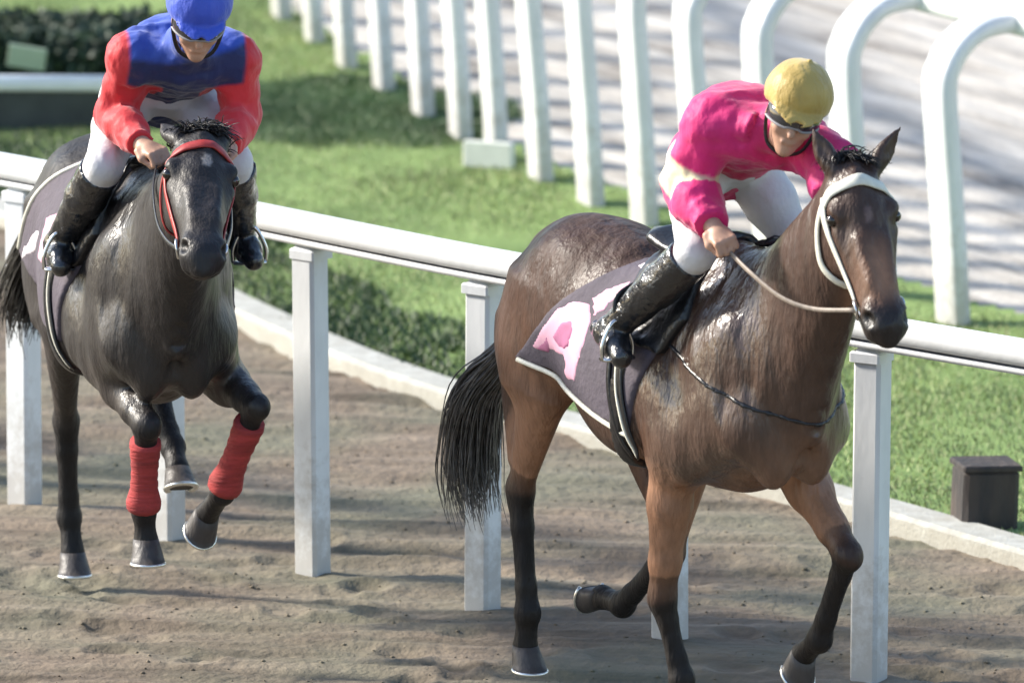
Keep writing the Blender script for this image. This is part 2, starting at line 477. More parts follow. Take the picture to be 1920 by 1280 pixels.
def ramp_material(name, stops, scale, stretch, rot, rough, bump, bscale, mix2=None):
    m = bpy.data.materials.new(name); m.use_nodes = True
    nt = m.node_tree; N = nt.nodes; L = nt.links; b = N["Principled BSDF"]
    b.inputs["Roughness"].default_value = rough; b.inputs["Specular IOR Level"].default_value = .25
    tc = N.new("ShaderNodeTexCoord"); mp = N.new("ShaderNodeMapping")
    mp.vector_type = 'TEXTURE'
    mp.inputs["Rotation"].default_value = (0, 0, rot); mp.inputs["Scale"].default_value = tuple(1 / q for q in stretch)
    L.new(tc.outputs["Object"], mp.inputs[0])
    nz = N.new("ShaderNodeTexNoise"); nz.inputs["Scale"].default_value = scale; nz.inputs["Detail"].default_value = 6
    nz.inputs["Roughness"].default_value = .62
    L.new(mp.outputs[0], nz.inputs["Vector"])
    rp = N.new("ShaderNodeValToRGB")
    while len(rp.color_ramp.elements) < len(stops): rp.color_ramp.elements.new(.5)
    for e, (p, c) in zip(rp.color_ramp.elements, stops):
        e.position = p; e.color = (*c, 1)
    L.new(nz.outputs[0], rp.inputs[0])
    out = rp.outputs[0]
    if mix2:
        c2, s2, amt = mix2
        n2 = N.new("ShaderNodeTexNoise"); n2.inputs["Scale"].default_value = s2; n2.inputs["Detail"].default_value = 3
        L.new(tc.outputs["Object"], n2.inputs["Vector"])
        r2 = N.new("ShaderNodeMapRange"); r2.inputs["From Min"].default_value = .42; r2.inputs["From Max"].default_value = .66
        r2.inputs["To Max"].default_value = amt; L.new(n2.outputs[0], r2.inputs["Value"])
        mx = N.new("ShaderNodeMix"); mx.data_type = 'RGBA'
        L.new(r2.outputs[0], mx.inputs[0]); L.new(out, mx.inputs[6]); mx.inputs[7].default_value = (*c2, 1)
        out = mx.outputs[2]
    L.new(out, b.inputs["Base Color"])
    n3 = N.new("ShaderNodeTexNoise"); n3.inputs["Scale"].default_value = bscale; n3.inputs["Detail"].default_value = 6
    L.new(tc.outputs["Object"], n3.inputs["Vector"])
    bp = N.new("ShaderNodeBump"); bp.inputs["Strength"].default_value = bump; bp.inputs["Distance"].default_value = .03
    L.new(n3.outputs[0], bp.inputs["Height"]); L.new(bp.outputs[0], b.inputs["Normal"])
    return m

M['dirt'] = ramp_material('track_dirt', [(.30, (.070, .055, .040)), (.44, (.145, .114, .084)), (.56, (.205, .162, .120)), (.72, (.31, .25, .190))],
                          3.0, (.28, 1.9, 1), math.radians(-7), .95, .5, 26, ((.155, .165, .115), 1.1, .65))
M['lawn'] = ramp_material('lawn', [(.3, (.12, .19, .06)), (.55, (.21, .30, .10)), (.75, (.30, .40, .15))], 2.0, (1, .5, 1), 0, .9, .5, 60)
M['grass_far'] = ramp_material('far_grass', [(.3, (.06, .11, .03)), (.7, (.13, .20, .06))], .4, (1, 1, 1), 0, .95, .3, 8)
M['sand'] = ramp_material('raked_sand', [(.34, (.19, .17, .15)), (.46, (.40, .37, .33)), (.62, (.58, .545, .49))], 2.2, (.30, 2.3, 1), math.radians(-64), .95, .35, 34)
M['verge_shade'] = ramp_material('shaded_verge', [(.3, (.028, .055, .022)), (.7, (.07, .12, .04))], 6, (1, 1, 1), 0, .95, .4, 60)  # ground tone with the shade behind the kerb put into the colour

def grid(xs, ys, zf):
    X, Y = np.meshgrid(xs, ys, indexing='ij')
    Z = zf(X, Y)
    n, m = X.shape
    V = np.stack([X, Y, Z], -1).reshape(-1, 3)
    i = np.arange(n * m).reshape(n, m)
    F = np.stack([i[:-1, :-1], i[1:, :-1], i[1:, 1:], i[:-1, 1:]], -1).reshape(-1, 4)
    return V, F

# the base sheet reaches the horizon
tag(mesh_obj('ground', [(-700, -700, -.12), (700, -700, -.12), (700, 700, -.12), (-700, 700, -.12)], [(0, 1, 2, 3)], M['grass_far'], smooth=False), kind='structure')

_pr = np.random.default_rng(77)
PRINTS = [(_pr.uniform(-2.4, 2.4), _pr.uniform(33.4, 37.6), math.radians(-60) + _pr.normal(0, .4), _pr.uniform(.006, .019)) for _ in range(170)]
def dirt_z(X, Y):
    th = math.radians(-9)
    A = X * math.cos(th) + Y * math.sin(th); B = -X * math.sin(th) + Y * math.cos(th)
    z = .018 * vnoise2(A * .8, B * 3.0, 1) + .015 * vnoise2(A * 1.5, B * 8.0, 2) + .010 * vnoise2(A * 3.5, B * 17, 3) + .003 * vnoise2(X * 26, Y * 26, 4)
    for px_, py_, an_, dp_ in PRINTS:
        m = (np.abs(X - px_) < .2) & (np.abs(Y - py_) < .2)
        if not m.any(): continue
        u = (X[m] - px_) * math.cos(an_) + (Y[m] - py_) * math.sin(an_); w = -(X[m] - px_) * math.sin(an_) + (Y[m] - py_) * math.cos(an_)
        q = np.sqrt((u / .085) ** 2 + (w / .065) ** 2)
        z[m] += dp_ * (-np.exp(-q ** 4) + .45 * np.exp(-((q - 1.35) / .3) ** 2))
    return z - .022
V, F = grid(np.arange(-3.4, 3.4, .021), np.arange(30.5, 45.5, .026), dirt_z)
keep = (V[F][:, :, 1] < kerb_y(V[F][:, :, 0]) + .12).all(1)
tag(mesh_obj('track_dirt', V, F[keep], M['dirt']), kind='structure')
tag(mesh_obj('track_dirt_beyond', [(-60, -40, -.075), (60, -40, -.075), (60, 30.2, -.075), (8, 30.2, -.075), (5, 33.4, -.075), (3.2, 35.4, -.075), (-5, 49.0, -.075), (-7.5, 53, -.075), (-60, 120, -.075)],
             [tuple(range(9))], M['dirt'], smooth=False), kind='structure')

def strip(name, line, w0, w1, z0, z1, m):
    """raised band that follows a curved line: w0 towards the camera side, w1 beyond it"""
    P = smooth_path(np.c_[line, np.zeros(len(line))], 6)
    T = np.gradient(P, axis=0); T /= np.linalg.norm(T, axis=1, keepdims=True)
    Nn = np.stack([-T[:, 1], T[:, 0], 0 * T[:, 0]], 1)
    prof = [(-w0, z0), (-w0, z1 - .014), (-w0 + .018, z1), (w1 - .018, z1), (w1, z1 - .014), (w1, z0)]
    v = []; f = []; n = len(prof)
    for p, q in zip(P, Nn):
        for o, z in prof: v.append(p + q * o + np.array([0, 0, z]))
    for i in range(len(P) - 1):
        for j in range(n - 1):
            f.append((i * n + j, (i + 1) * n + j, (i + 1) * n + j + 1, i * n + j + 1))
    return mesh_obj(name, v, f, m, smooth=False)
tag(strip('kerb', KERB, .07, .11, -.09, .042, M['kerb']), kind='structure')

# lawn sheet between the kerb and the gooseneck rail, sand beyond it
def lawn_z(X, Y):
    return .012 + .018 * vnoise2(X * 1.3, Y * .8, 11) + .008 * vnoise2(X * 5, Y * 4, 12)
V, F = grid(np.arange(-8, 8, .07), np.arange(29, 70, .10), lawn_z)
C = V[F].mean(1)
keep = (C[:, 1] > kerb_y(C[:, 0]) + .10) & (C[:, 1] < rear_y(C[:, 0]) + .62)
tag(mesh_obj('lawn', V, F[keep], M['lawn']), kind='structure')
def sand_z(X, Y):
    th = math.radians(-66)
    A = X * math.cos(th) + Y * math.sin(th); B = -X * math.sin(th) + Y * math.cos(th)
    rid = np.sin(B * 27 + 2.2 * vnoise2(A * .7, B * 1.2, 21))
    return .0 + .0065 * rid * (.6 + .4 * vnoise2(A * .9, B * 2, 22)) + .008 * vnoise2(A * 1.2, B * 3, 23) + .004 * vnoise2(X * 12, Y * 12, 24)
V, F = grid(np.arange(-3, 7, .045), np.arange(38, 66, .06), sand_z)
C = V[F].mean(1)
keep = C[:, 1] > rear_y(C[:, 0]) + .10 + .25 * vnoise2(C[:, 0] * 1.5, C[:, 1] * 1.5, 25)
tag(mesh_obj('sand', V, F[keep], M['sand']), kind='structure')

# grass blades
def blades(name, n, xr, yr, test, hmin, hmax, w, m, seed, lean=.5):
    r = np.random.default_rng(seed)
    x = r.uniform(*xr, n); y = r.uniform(*yr, n)
    k = test(x, y); x, y = x[k], y[k]; n = len(x)
    z = lawn_z(x, y) - .006
    dens = .65 + .35 * vnoise2(x * 2.2, y * 1.4, seed + 5)
    h = r.uniform(hmin, hmax, n) * dens
    a = r.uniform(0, 2 * math.pi, n); b = a + r.uniform(1, 2, n)
    dx, dy = np.cos(a) * w / 2, np.sin(a) * w / 2
    lx, ly = np.cos(b) * h * lean, np.sin(b) * h * lean
    p0 = np.stack([x - dx, y - dy, z], 1); p1 = np.stack([x + dx, y + dy, z], 1)
    p2 = np.stack([x + dx * .7 + lx * .35, y + dy * .7 + ly * .35, z + h * .6], 1)
    p3 = np.stack([x + lx, y + ly, z + h], 1)
    V = np.stack([p0, p1, p2, p3], 1).reshape(-1, 3)
    F = np.arange(4 * n).reshape(n, 4)
    return tag(mesh_obj(name, V, F, m, smooth=False), kind='stuff')
def blade_mat(name, c1, c2, c3):
    m = bpy.data.materials.new(name); m.use_nodes = True
    nt = m.node_tree; N = nt.nodes; L = nt.links; b = N["Principled BSDF"]
    b.inputs["Roughness"].default_value = .55
    gi = N.new("ShaderNodeNewGeometry"); rp = N.new("ShaderNodeValToRGB"); rp.color_ramp.elements.new(.5)
    for e, (p, c) in zip(rp.color_ramp.elements, [(.0, c1), (.55, c2), (1, c3)]): e.position = p; e.color = (*c, 1)
    L.new(gi.outputs["Random Per Island"], rp.inputs[0])
    tc = N.new("ShaderNodeTexCoord"); nz = N.new("ShaderNodeTexNoise"); nz.inputs["Scale"].default_value = 1.3
    nz.inputs["Detail"].default_value = 3; L.new(tc.outputs["Object"], nz.inputs["Vector"])
    mr = N.new("ShaderNodeMapRange"); mr.inputs["From Min"].default_value = .35; mr.inputs["From Max"].default_value = .65
    mr.inputs["To Min"].default_value = .62; mr.inputs["To Max"].default_value = 1.12; L.new(nz.outputs[0], mr.inputs["Value"])
    mx = N.new("ShaderNodeVectorMath"); mx.operation = 'SCALE'
    L.new(rp.outputs[0], mx.inputs[0]); L.new(mr.outputs[0], mx.inputs["Scale"])
    L.new(mx.outputs[0], b.inputs["Base Color"])
    b.inputs["Transmission Weight"].default_value = 0
    return m
M['blade'] = blade_mat('grass_blade', (.185, .22, .075), (.295, .34, .125), (.40, .44, .20))
M['blade_shade'] = blade_mat('shaded_grass_blade', (.024, .055, .020), (.050, .095, .032), (.10, .15, .055))  # darkened green that carries the shade behind the kerb
blades('grass', 330000, (-2.9, 3.2), (35.2, 52), lambda x, y: (y > kerb_y(x) + .17) & (y < rear_y(x) + .5), .016, .040, .0065, M['blade'], 31)

def shade_strip_test(x, y):
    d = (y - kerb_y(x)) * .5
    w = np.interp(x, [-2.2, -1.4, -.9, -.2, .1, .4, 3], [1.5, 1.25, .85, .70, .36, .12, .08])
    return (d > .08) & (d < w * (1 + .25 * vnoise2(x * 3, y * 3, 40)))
blades('grass_shade_strip', 170000, (-2.4, 2.6), (36, 46.5), shade_strip_test, .03, .085, .007, M['blade_shade'], 33, .8)  # darker, taller blades stand in for the shadow band behind the kerb

M['blade_mid'] = blade_mat('shade_patch_blade', (.070, .130, .045), (.115, .195, .070), (.18, .26, .10))  # blade green darkened for the shadow patch on the lawn
def shade_patch_test(x, y):
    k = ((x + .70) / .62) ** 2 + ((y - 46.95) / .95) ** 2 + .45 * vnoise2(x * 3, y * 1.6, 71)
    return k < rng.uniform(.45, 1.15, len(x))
blades('shade_patch', 90000, (-1.6, .2), (45.4, 48.4), shade_patch_test, .02, .045, .007, M['blade_mid'], 35, .9)  # added darker blades imitate a shadow lying on the far lawn

# loose clods thrown up on the track
def clods(name, n, xr, yr, smin, smax, m, seed):
    r = np.random.default_rng(seed)
    base = np.array([(1,0,0),(-1,0,0),(0,1,0),(0,-1,0),(0,0,1),(0,0,-1)], float)
    fc = np.array([(0,2,4),(2,1,4),(1,3,4),(3,0,4),(2,0,5),(1,2,5),(3,1,5),(0,3,5)])
    x = r.uniform(*xr, n); y = r.uniform(*yr, n); k = y < kerb_y(x) - .15; x, y = x[k], y[k]; n = len(x)
    s = smin + (smax - smin) * r.random(n) ** 3
    z = dirt_z(x, y) + s * .25
    V = base[None] * s[:, None, None] * r.uniform(.55, 1.25, (n, 6, 1)) * np.array([1.25, 1.1, .7]) + np.stack([x, y, z], 1)[:, None]
    F = (fc[None] + 6 * np.arange(n)[:, None, None]).reshape(-1, 3)
    return tag(mesh_obj(name, V.reshape(-1, 3), F, m, smooth=False), kind='stuff')
clods('dirt_clods', 6000, (-2.6, 2.8), (33.2, 44), .002, .009, M['dirt'], 51)

# ------------------------------------------------------------------ fences
def vec3(p, z): return np.array([p[0], p[1], z])

def front_rail():
    root = bpy.data.objects.new('running_rail', None); COL.objects.link(root)
    root.location = (.54, 35.84, 0)
    tag(root, 'thick white running rail on square posts just behind the horses', 'fence')
    L0 = np.array([.54, 35.84, 0])
    P = smooth_path(np.c_[RAIL, np.full(len(RAIL), 0.0)], 6)
    T = np.gradient(P, axis=0); T /= np.linalg.norm(T, axis=1, keepdims=True)
    Nn = np.stack([-T[:, 1], T[:, 0], 0 * T[:, 0]], 1)        # away from the camera
    # profile: (offset across, height, material): domed cover, recess, lower lip
    prof = [(-.045, 1.022), (-.058, 1.030), (-.060, 1.052), (-.052, 1.060), (-.040, 1.062), (-.040, 1.072), (-.056, 1.074), (-.068, 1.090), (-.070, 1.135), (-.058, 1.172), (-.028, 1.194),
            (.010, 1.198), (.045, 1.182), (.065, 1.14), (.066, 1.06), (.05, 1.022)]
    prof = [(o, 1.108 + (z - 1.022) * .64) for o, z in prof]
    n = len(prof); v = []; f = []; fm = []
    lift = lambda x: np.interp(x, [-2.4, .5, 2], [.055, .025, -.012])      # the track rises slightly towards the bend
    for p, q in zip(P, Nn):
        for o, z in prof: v.append(p + q * o + np.array([0, 0, z + lift(p[0])]) - L0)
    for i in range(len(P) - 1):
        for j in range(n):
            k = (j + 1) % n
            f.append((i * n + j, i * n + k, (i + 1) * n + k, (i + 1) * n + j)); fm.append(1 if j in (3, 4, 5) else 0)
    mesh_obj('rail', v, f, [M['white_rail'], M['groove']], root, True, fm)
    for i, p in enumerate(RAIL[1:-1]):
        t = nrm(RAIL[i + 2] - RAIL[i]); t3 = np.array([t[0], t[1], 0]); n3 = np.array([-t[1], t[0], 0])
        b = MB(); h = 1.108 + lift(p[0])
        tw = math.radians(8 + random.uniform(-2, 2))            # posts turned a little, so a broad side faces the track
        a0 = nrm(t3 * math.cos(tw) + n3 * math.sin(tw)); a1 = nrm(np.cross([0, 0, 1], a0))
        ln = random.uniform(-.008, .008)
        b.box(vec3(p, h / 2 - .05) - L0, (.052, .048, h / 2 + .048), (a0, a1, nrm([ln, 0, 1])), .012)
        b.box(vec3(p, h - .030) - L0, (.058, .055, .018), (a0, a1, (0, 0, 1)), .006)
        b.build('post', M['white_post'], root, False)
front_rail()

def rear_rail():
    root = bpy.data.objects.new('gooseneck_rail', None); COL.objects.link(root)
    L0 = np.array([.56, 44.02, 0]); root.location = L0
    tag(root, 'white gooseneck running rail with closely set curved posts at the sand edge', 'fence')
    ends = []
    for i in range(len(REAR)):
        a = REAR[max(i - 1, 0)]; c = REAR[min(i + 1, len(REAR) - 1)]
        t = nrm(c - a); n = np.array([-t[1], t[0], 0])
        if n[0] < 0: n = -n                                     # towards the sand
        p = vec3(REAR[i], 0) - L0
        lean = .075 + random.uniform(-.012, .012)
        r = .25; top = 1.20
        pts = [p + np.array([0, 0, -.08])]
        for z in (.3, .6, top - r): pts.append(p - n * lean * z + np.array([0, 0, z]))
        c0 = p - n * lean * (top - r) + n * r + np.array([0, 0, top - r])
        for th in np.radians([157, 135, 112, 90]): pts.append(c0 + n * r * math.cos(th) + np.array([0, 0, r * math.sin(th)]))
        pts.append(pts[-1] + n * .13)
        ends.append(pts[-1])
        b = MB()
        sp = smooth_path(pts, 4); tt = np.gradient(sp, axis=0)
        b.tube(sp, 1.0, 12, flat=(.090, .040), normals=[np.cross(nrm(q), (t[0], t[1], 0)) for q in tt])
        b.build('post', M['white_post'], root, True)
    E = smooth_path(ends, 5)
    b = MB(); b.tube(E + np.array([0, 0, .03]), 1.0, 14, flat=(.075, .085)); b.build('rail', M['white_rail'], root)
rear_rail()

# ------------------------------------------------------------------ small things on the grass
b = MB(); b.box((0, 0, .055), (.115, .022, .055), None, .006)
o = b.build('board', M['board_white'], None, False); o.location = (-.10, 45.45, .012); o.rotation_euler = (0, 0, math.radians(-24))
tag(o, 'short white board lying at the foot of the gooseneck posts', 'board')

b = MB(); b.box((0, 0, .11), (.105, .09, .12), None, .018); b.box((0, 0, .236), (.111, .096, .010), None, .006)
o = b.build('wooden_block', M['block'], None, False); o.location = (1.70, 37.70, .0); o.rotation_euler = (.02, .03, math.radians(14))
tag(o, 'dark brown square block standing on the grass beside the kerb', 'block')

# hedge, low board and rail in the top left corner
def leafy(name, center, half, n, size, m, seed, parent=None, kind=None):
    r = np.random.default_rng(seed)
    q = r.uniform(-1, 1, (n, 3))
    q = q / np.maximum(np.abs(q).max(1, keepdims=True), .01) * r.uniform(.72, 1.03, (n, 1))
    P = q * np.asarray(half) * (1 + .16 * vnoise3(q * 4 + 9, seed)[:, None])
    u = r.normal(size=(n, 3)); u /= np.linalg.norm(u, axis=1, keepdims=True)
    w = np.cross(u, r.normal(size=(n, 3))); w /= np.linalg.norm(w, axis=1, keepdims=True)
    s = size * r.uniform(.6, 1.3, (n, 1))
    V = np.stack([P - u * s, P + w * s * .45, P + u * s, P - w * s * .45], 1).reshape(-1, 3)
    o = mesh_obj(name, V, np.arange(4 * n).reshape(n, 4), m, parent, False)
    o.location = center
    if kind: o['kind'] = kind
    return o
hd = bpy.data.objects.new('hedge', None); COL.objects.link(hd); hd.location = (-2.55, 47.55, 0); hd.rotation_euler.z = math.radians(-3)
tag(hd, 'low dark green clipped hedge behind the white board rail', 'hedge')
leafy('foliage', (0, 0, .15), (1.0, .42, .17), 16000, .035, M['hedge'], 61, hd)
b = MB(); b.box((0, 0, .13), (.96, .36, .13), None, .03); b.build('branches', M['hedge'], hd, False)
lr = bpy.data.objects.new('low_rail', None); COL.objects.link(lr); lr.location = (-2.7, 46.5, 0); lr.rotation_euler.z = math.radians(-2)
tag(lr, 'low white rail on a dark board behind the left rider', 'fence')
b = MB(); b.box((0, 0, .09), (1.15, .02, .10), None, .004); b.build('panel', M['dark_board'], lr, False)
b = MB(); b.tube([(-1.2, 0, .215), (0, 0, .213), (1.2, 0, .215)], 1.0, 12, flat=(.045, .034)); b.build('rail', M['white_rail'], lr)
for x in np.arange(-1.05, 1.2, .7):
    b = MB(); b.box((x, .045, .09), (.025, .022, .12), None, .004); b.build('post', M['white_post'], lr, False)
b = MB(); b.box((0, 0, .045), (.085, .008, .05), None, .002)
o = b.build('sign', M['pale_sign'], None, False); o.location = (-2.17, 47.02, .20); o.rotation_euler = (.15, math.radians(9), math.radians(-4))
tag(o, 'small pale green sign leaning on the dark hedge', 'sign')

# ------------------------------------------------------------------ horses
def strands(name, roots, paths, m, parent, r0=.004, n=3, seed=0):
    """tapered strands of hair: each path is a polyline"""
    b = MB()
    for p in paths:
        k = len(p)
        b.tube(p, [r0 * (1 - .85 * (i / (k - 1)) ** 1.5) for i in range(k)], n, cap=False)
    return b.build(name, m, parent)

def hoof(parent, c, axis, fwd, r=.058, h=.075, shod=True):
    """hoof capsule from the coronet c down along axis, toe towards fwd; the sole is closed by a plate"""
    axis = nrm(axis); fwd = np.asarray(fwd, float); fwd = nrm(fwd - axis * (fwd @ axis)); side = np.cross(axis, fwd)
    b = MB(); n = 18; rings = []
    for t, k, sh in ((-.012, .70, 0), (0, .80, 0), (.3, .88, .010), (.7, 1.0, .024), (1, 1.08, .034)):
        ring = []
        for i in range(n):
            th = 2 * math.pi * i / n
            fx = math.cos(th); fy = math.sin(th)
            if fx < -.55: fx = -.55 - (abs(fx) - .55) * .2
            ring.append(np.asarray(c) + axis * h * t + fwd * (fx * r * k + sh) + side * fy * r * k * .92)
        rings.append(ring)
    v = [q for ring in rings for q in ring]; f = []
    for a in range(len(rings) - 1):
        for i in range(n):
            j = (i + 1) % n; f.append((a * n + i, a * n + j, (a + 1) * n + j, (a + 1) * n + i))
    f.append(tuple(range(n))); f.append(tuple(range((len(rings) - 1) * n, len(rings) * n))[::-1])
    b.add(v, f)
    o = b.build('hoof', M['hoof'], parent)
    if shod:
        s = MB(); pts = []
        for th in np.linspace(-2.3, 2.3, 15):
            pts.append(np.asarray(c) + axis * (h + .004) + fwd * (math.cos(th) * r * .95 + .034) + side * math.sin(th) * r * .88)
        s.tube(pts, 1.0, 6, flat=(.011, .006), normals=[axis] * len(pts)); s.build('shoe', M['shoe'], o)
    return o

def build_horse(cfg):
    h = .0115
    S = SDF((-1.62, -.50, -.05), (1.45, .50, 2.30), h)
    J = cfg['legs']
    # trunk
    W_ = cfg.get('wide', 1.0)
    S.loft([((.40, 0, 1.17), .17, .125 * W_), ((.31, 0, 1.19), .29, .185 * W_), ((.12, 0, 1.205), .375, .225 * W_), ((-.15, 0, 1.195), .365, .245), ((-.45, 0, 1.20), .312, .265),
            ((-.72, 0, 1.255), .282, .265), ((-.95, 0, 1.285), .275, .228), ((-1.10, 0, 1.30), .20, .155), ((-1.17, 0, 1.31), .13, .09)], k=0, ex=2.08)
    S.loft([((.20, 0, 1.42), .17, .07), ((.02, 0, 1.47), .155, .075), ((-.25, 0, 1.42), .12, .10)], k=.12)          # withers
    S.loft([((-.55, 0, 1.42), .10, .12), ((-.85, 0, 1.45), .115, .13), ((-1.1, 0, 1.40), .10, .09)], k=.10)        # croup
    # neck
    nb = cfg['neck']
    S.loft(nb, k=.11, ex=2.1)
    for s in (-1, 1):
        S.ell((.16, .165 * s, 1.20), (.13, .075, .27), [nrm((.9, 0, -.42)), (0, 1, 0), nrm((.42, 0, .9))], k=.06)      # shoulder blade
        S.ell((.33, .125 * s, 1.10), (.095, .085, .13), k=.045)                                                       # point of shoulder
        S.ell((.00, .195 * s, 1.06), (.125, .080, .15), k=.04)                                                        # triceps
        S.ell((.37, .070 * s, 1.02), (.080, .070, .13), k=.06)                                                        # pectorals
        S.ell((-.82, .118 * s, 1.38), (.21, .105, .15), k=.07)                                                         # gluteals
        S.ell((-.30, .205 * s, 1.10), (.30, .09, .20), k=.10)                                                         # ribs
    S.cap((.455, 0, 1.18), (.445, 0, 1.0), .012, .014, .04, 'carve')
    S.cap((.445, .0, 1.27), (.30, 0, 1.55), .01, .01, .03, 'carve')
    # legs
    for nm in ('nf', 'ff'):
        sh, el, kn, fe, co = [np.asarray(q, float) for q in J[nm]]
        S.loft([(sh, .13, .085), (sh * .35 + el * .65, .135, .092), (el + (kn - el) * .12, .10, .080)], k=.06)
        d = nrm(kn - el)
        S.chain([el, el + (kn - el) * .35, el + (kn - el) * .75, kn - d * .05], [.082, .072, .050, .045], .03)
        S.ell(el + (kn - el) * .28, (.062, .055, .12), frame_axes(d), k=.03)
        S.ell(kn, (.051, .048, .062), frame_axes(d), k=.025)
        S.chain([kn, kn + (fe - kn) * .25, kn + (fe - kn) * .75, fe], [.043, .034, .032, .040], .018)
        back = bend_dir(el, kn, fe)
        S.cap(kn + back * .022 + (fe - kn) * .1, fe + back * .016, .019, .019, .015)
        S.ell(fe, (.043, .040, .046), k=.018)
        S.chain([fe, fe + (co - fe) * .6, co], [.037, .033, .043], .015)
    for nm in ('nh', 'fh'):
        hp, st, ho, fe, co = [np.asarray(q, float) for q in J[nm]]
        s = math.copysign(1, hp[1])
        S.loft([(hp + np.array([-.04, 0, .08]), .24, .12), (hp * .5 + st * .5 + np.array([-.07, .01 * s, 0]), .235, .115), (st + np.array([-.07, 0, -.02]), .15, .095)], k=.07)
        bt = np.array([hp[0] - .27, hp[1] * .85, hp[2] - .05])
        S.loft([(bt, .10, .09), (bt * .45 + ho * .55 + np.array([-.03, 0, .06]), .075, .055), (ho + np.array([-.03, 0, .09]), .03, .026)], k=.07)   # hamstrings
        S.ell(st, (.085, .07, .09), k=.05)
        d = nrm(ho - st)
        S.loft([(st, .112, .078), (st + (ho - st) * .4, .080, .060), (st + (ho - st) * .8, .055, .042), (ho, .050, .040)], k=.04)
        S.ell(ho, (.060, .040, .065), frame_axes(d), k=.02)
        back = bend_dir(st, ho, fe)
        S.cap(ho + back * .035 + (st - ho) * .10, ho + back * .035 + (fe - ho) * .14, .024, .024, .02)
        S.chain([ho, ho + (fe - ho) * .3, ho + (fe - ho) * .78, fe], [.046, .037, .034, .042], .018)
        S.ell(fe, (.045, .041, .046), k=.018)
        S.chain([fe, fe + (co - fe) * .6, co], [.038, .034, .044], .015)
    # head
    Pl, T, Fd, Lt = cfg['poll'], cfg['T'], cfg['F'], cfg['L']
    hs_, hw_ = cfg['headscale']
    H = lambda s_, f_, l_: Pl + T * s_ * hs_ + Fd * f_ * hs_ + Lt * l_ * hw_
    ax = [T, Fd, Lt]
    secs = [(-.02, .085, .062), (.06, .115, .083), (.13, .132, .094), (.20, .132, .086), (.30, .106, .072), (.40, .084, .060), (.49, .076, .058), (.55, .074, .062), (.585, .064, .058)]
    prof = [-.095, -.118, -.130, -.130, -.106, -.083, -.072, -.064, -.062]
    S.loft([(H(a, p, 0), b_ * hs_, c_ * hw_, Lt) for (a, b_, c_), p in zip(secs, prof)], k=.045, ex=2.35)
    S.ell(H(.16, -.20, 0), (.11, .055, .068), ax, k=.05)
    for s in (-1, 1):
        S.ell(H(.17, -.185, .052 * s), (.095, .085, .036), ax, k=.03)              # jaw
        S.ell(H(.135, -.050, .082 * s), (.040, .028, .026), ax, k=.02)             # brow
        S.cap(H(.20, -.075, .083 * s), H(.33, -.085, .056 * s), .016, .010, .025)  # cheek crest
        S.ell(H(.158, -.062, .098 * s), (.022, .017, .012), ax, k=.012, op='carve')
        S.cap(H(.26, -.020, .040 * s), H(.42, -.012, .030 * s), .013, .012, .03)   # nasal bones
        S.ell(H(.530, -.040, .046 * s), (.045, .032, .024), ax, k=.022)            # nostril wing
        S.ell(H(.545, -.026, .060 * s), (.032, .018, .024), [nrm(T + Fd * .5), nrm(Fd - T * .5), Lt], k=.010, op='carve')
        e0 = H(-.02, -.070, .055 * s)
        ed = nrm(cfg['ear'][0 if s < 0 else 1])
        ef = nrm(np.cross(ed, Lt) * 1.0 + Lt * s * .45); 
        if ef @ Fd < 0: ef = nrm(-np.cross(ed, Lt) + Lt * s * .45)
        S.loft([(e0, .030, .028, np.cross(ed, ef)), (e0 + ed * .07, .026, .036, np.cross(ed, ef)), (e0 + ed * .115, .016, .024, np.cross(ed, ef)), (e0 + ed * .165, .004, .004, np.cross(ed, ef))], k=.018, sub=4)
        S.loft([(e0 + ed * .03 + ef * .034, .018, .010, np.cross(ed, ef)), (e0 + ed * .08 + ef * .032, .020, .022, np.cross(ed, ef)), (e0 + ed * .14 + ef * .018, .010, .009, np.cross(ed, ef))], k=0) if False else None
        S.ell(e0 + ed * .075 + ef * .034, (.055, .022, .021), [ed, ef, np.cross(ed, ef)], k=.008, op='carve')
    S.ell(H(.575, -.050, 0), (.030, .042, .046), ax, k=.02)                        # upper lip
    S.ell(H(.545, -.122, 0), (.040, .028, .034), ax, k=.025)                       # chin
    S.cap(H(.598, -.092, .045), H(.598, -.092, -.045), .006, .006, .010, 'carve')
    near = np.argwhere(np.abs(S.g) < .03); Q = near * h + S.lo
    am = np.clip((Q[:, 2] - .70) / .15, 0, 1) * np.clip((.62 - Q[:, 0]) / .2, 0, 1)
    rp_ = vnoise3(Q * (7, 7, 2.6) + 3, 11) * .0050 + (1 - 2 * np.abs(vnoise3(Q * (14, 14, 3.2), 12))) * .0052 * np.exp(-((Q[:, 0] - .1) / .35) ** 2)
    S.g[tuple(near.T)] += (rp_ * am).astype(np.float32)
    V, F = surface(S.g, S.lo, h, 3)
    # coat colour, as it grows on the horse
    base, tan, dark = [np.asarray(c) for c in cfg['coat']]
    col = np.tile(base, (len(V), 1))
    def mixin(w, c):
        nonlocal col
        w = np.clip(w, 0, 1)[:, None]; col = col * (1 - w) + np.asarray(c) * w
    nz = vnoise3(V * 3.1, 3); nz2 = vnoise3(V * 9, 4)
    mixin(.30 + .35 * nz, base * 1.35 + tan * .10)
    x, z = V[:, 0], V[:, 2]
    flank = np.exp(-((x + .80) / .22) ** 2 - ((z - .95) / .2) ** 2); mixin(flank * .6, tan)
    def seglen(p, q, r):
        p = np.asarray(p); q = np.asarray(q); v = q - p; t = np.clip(((V - p) @ v) / (v @ v), 0, 1)
        return np.linalg.norm(V - p - t[:, None] * v, axis=1), t
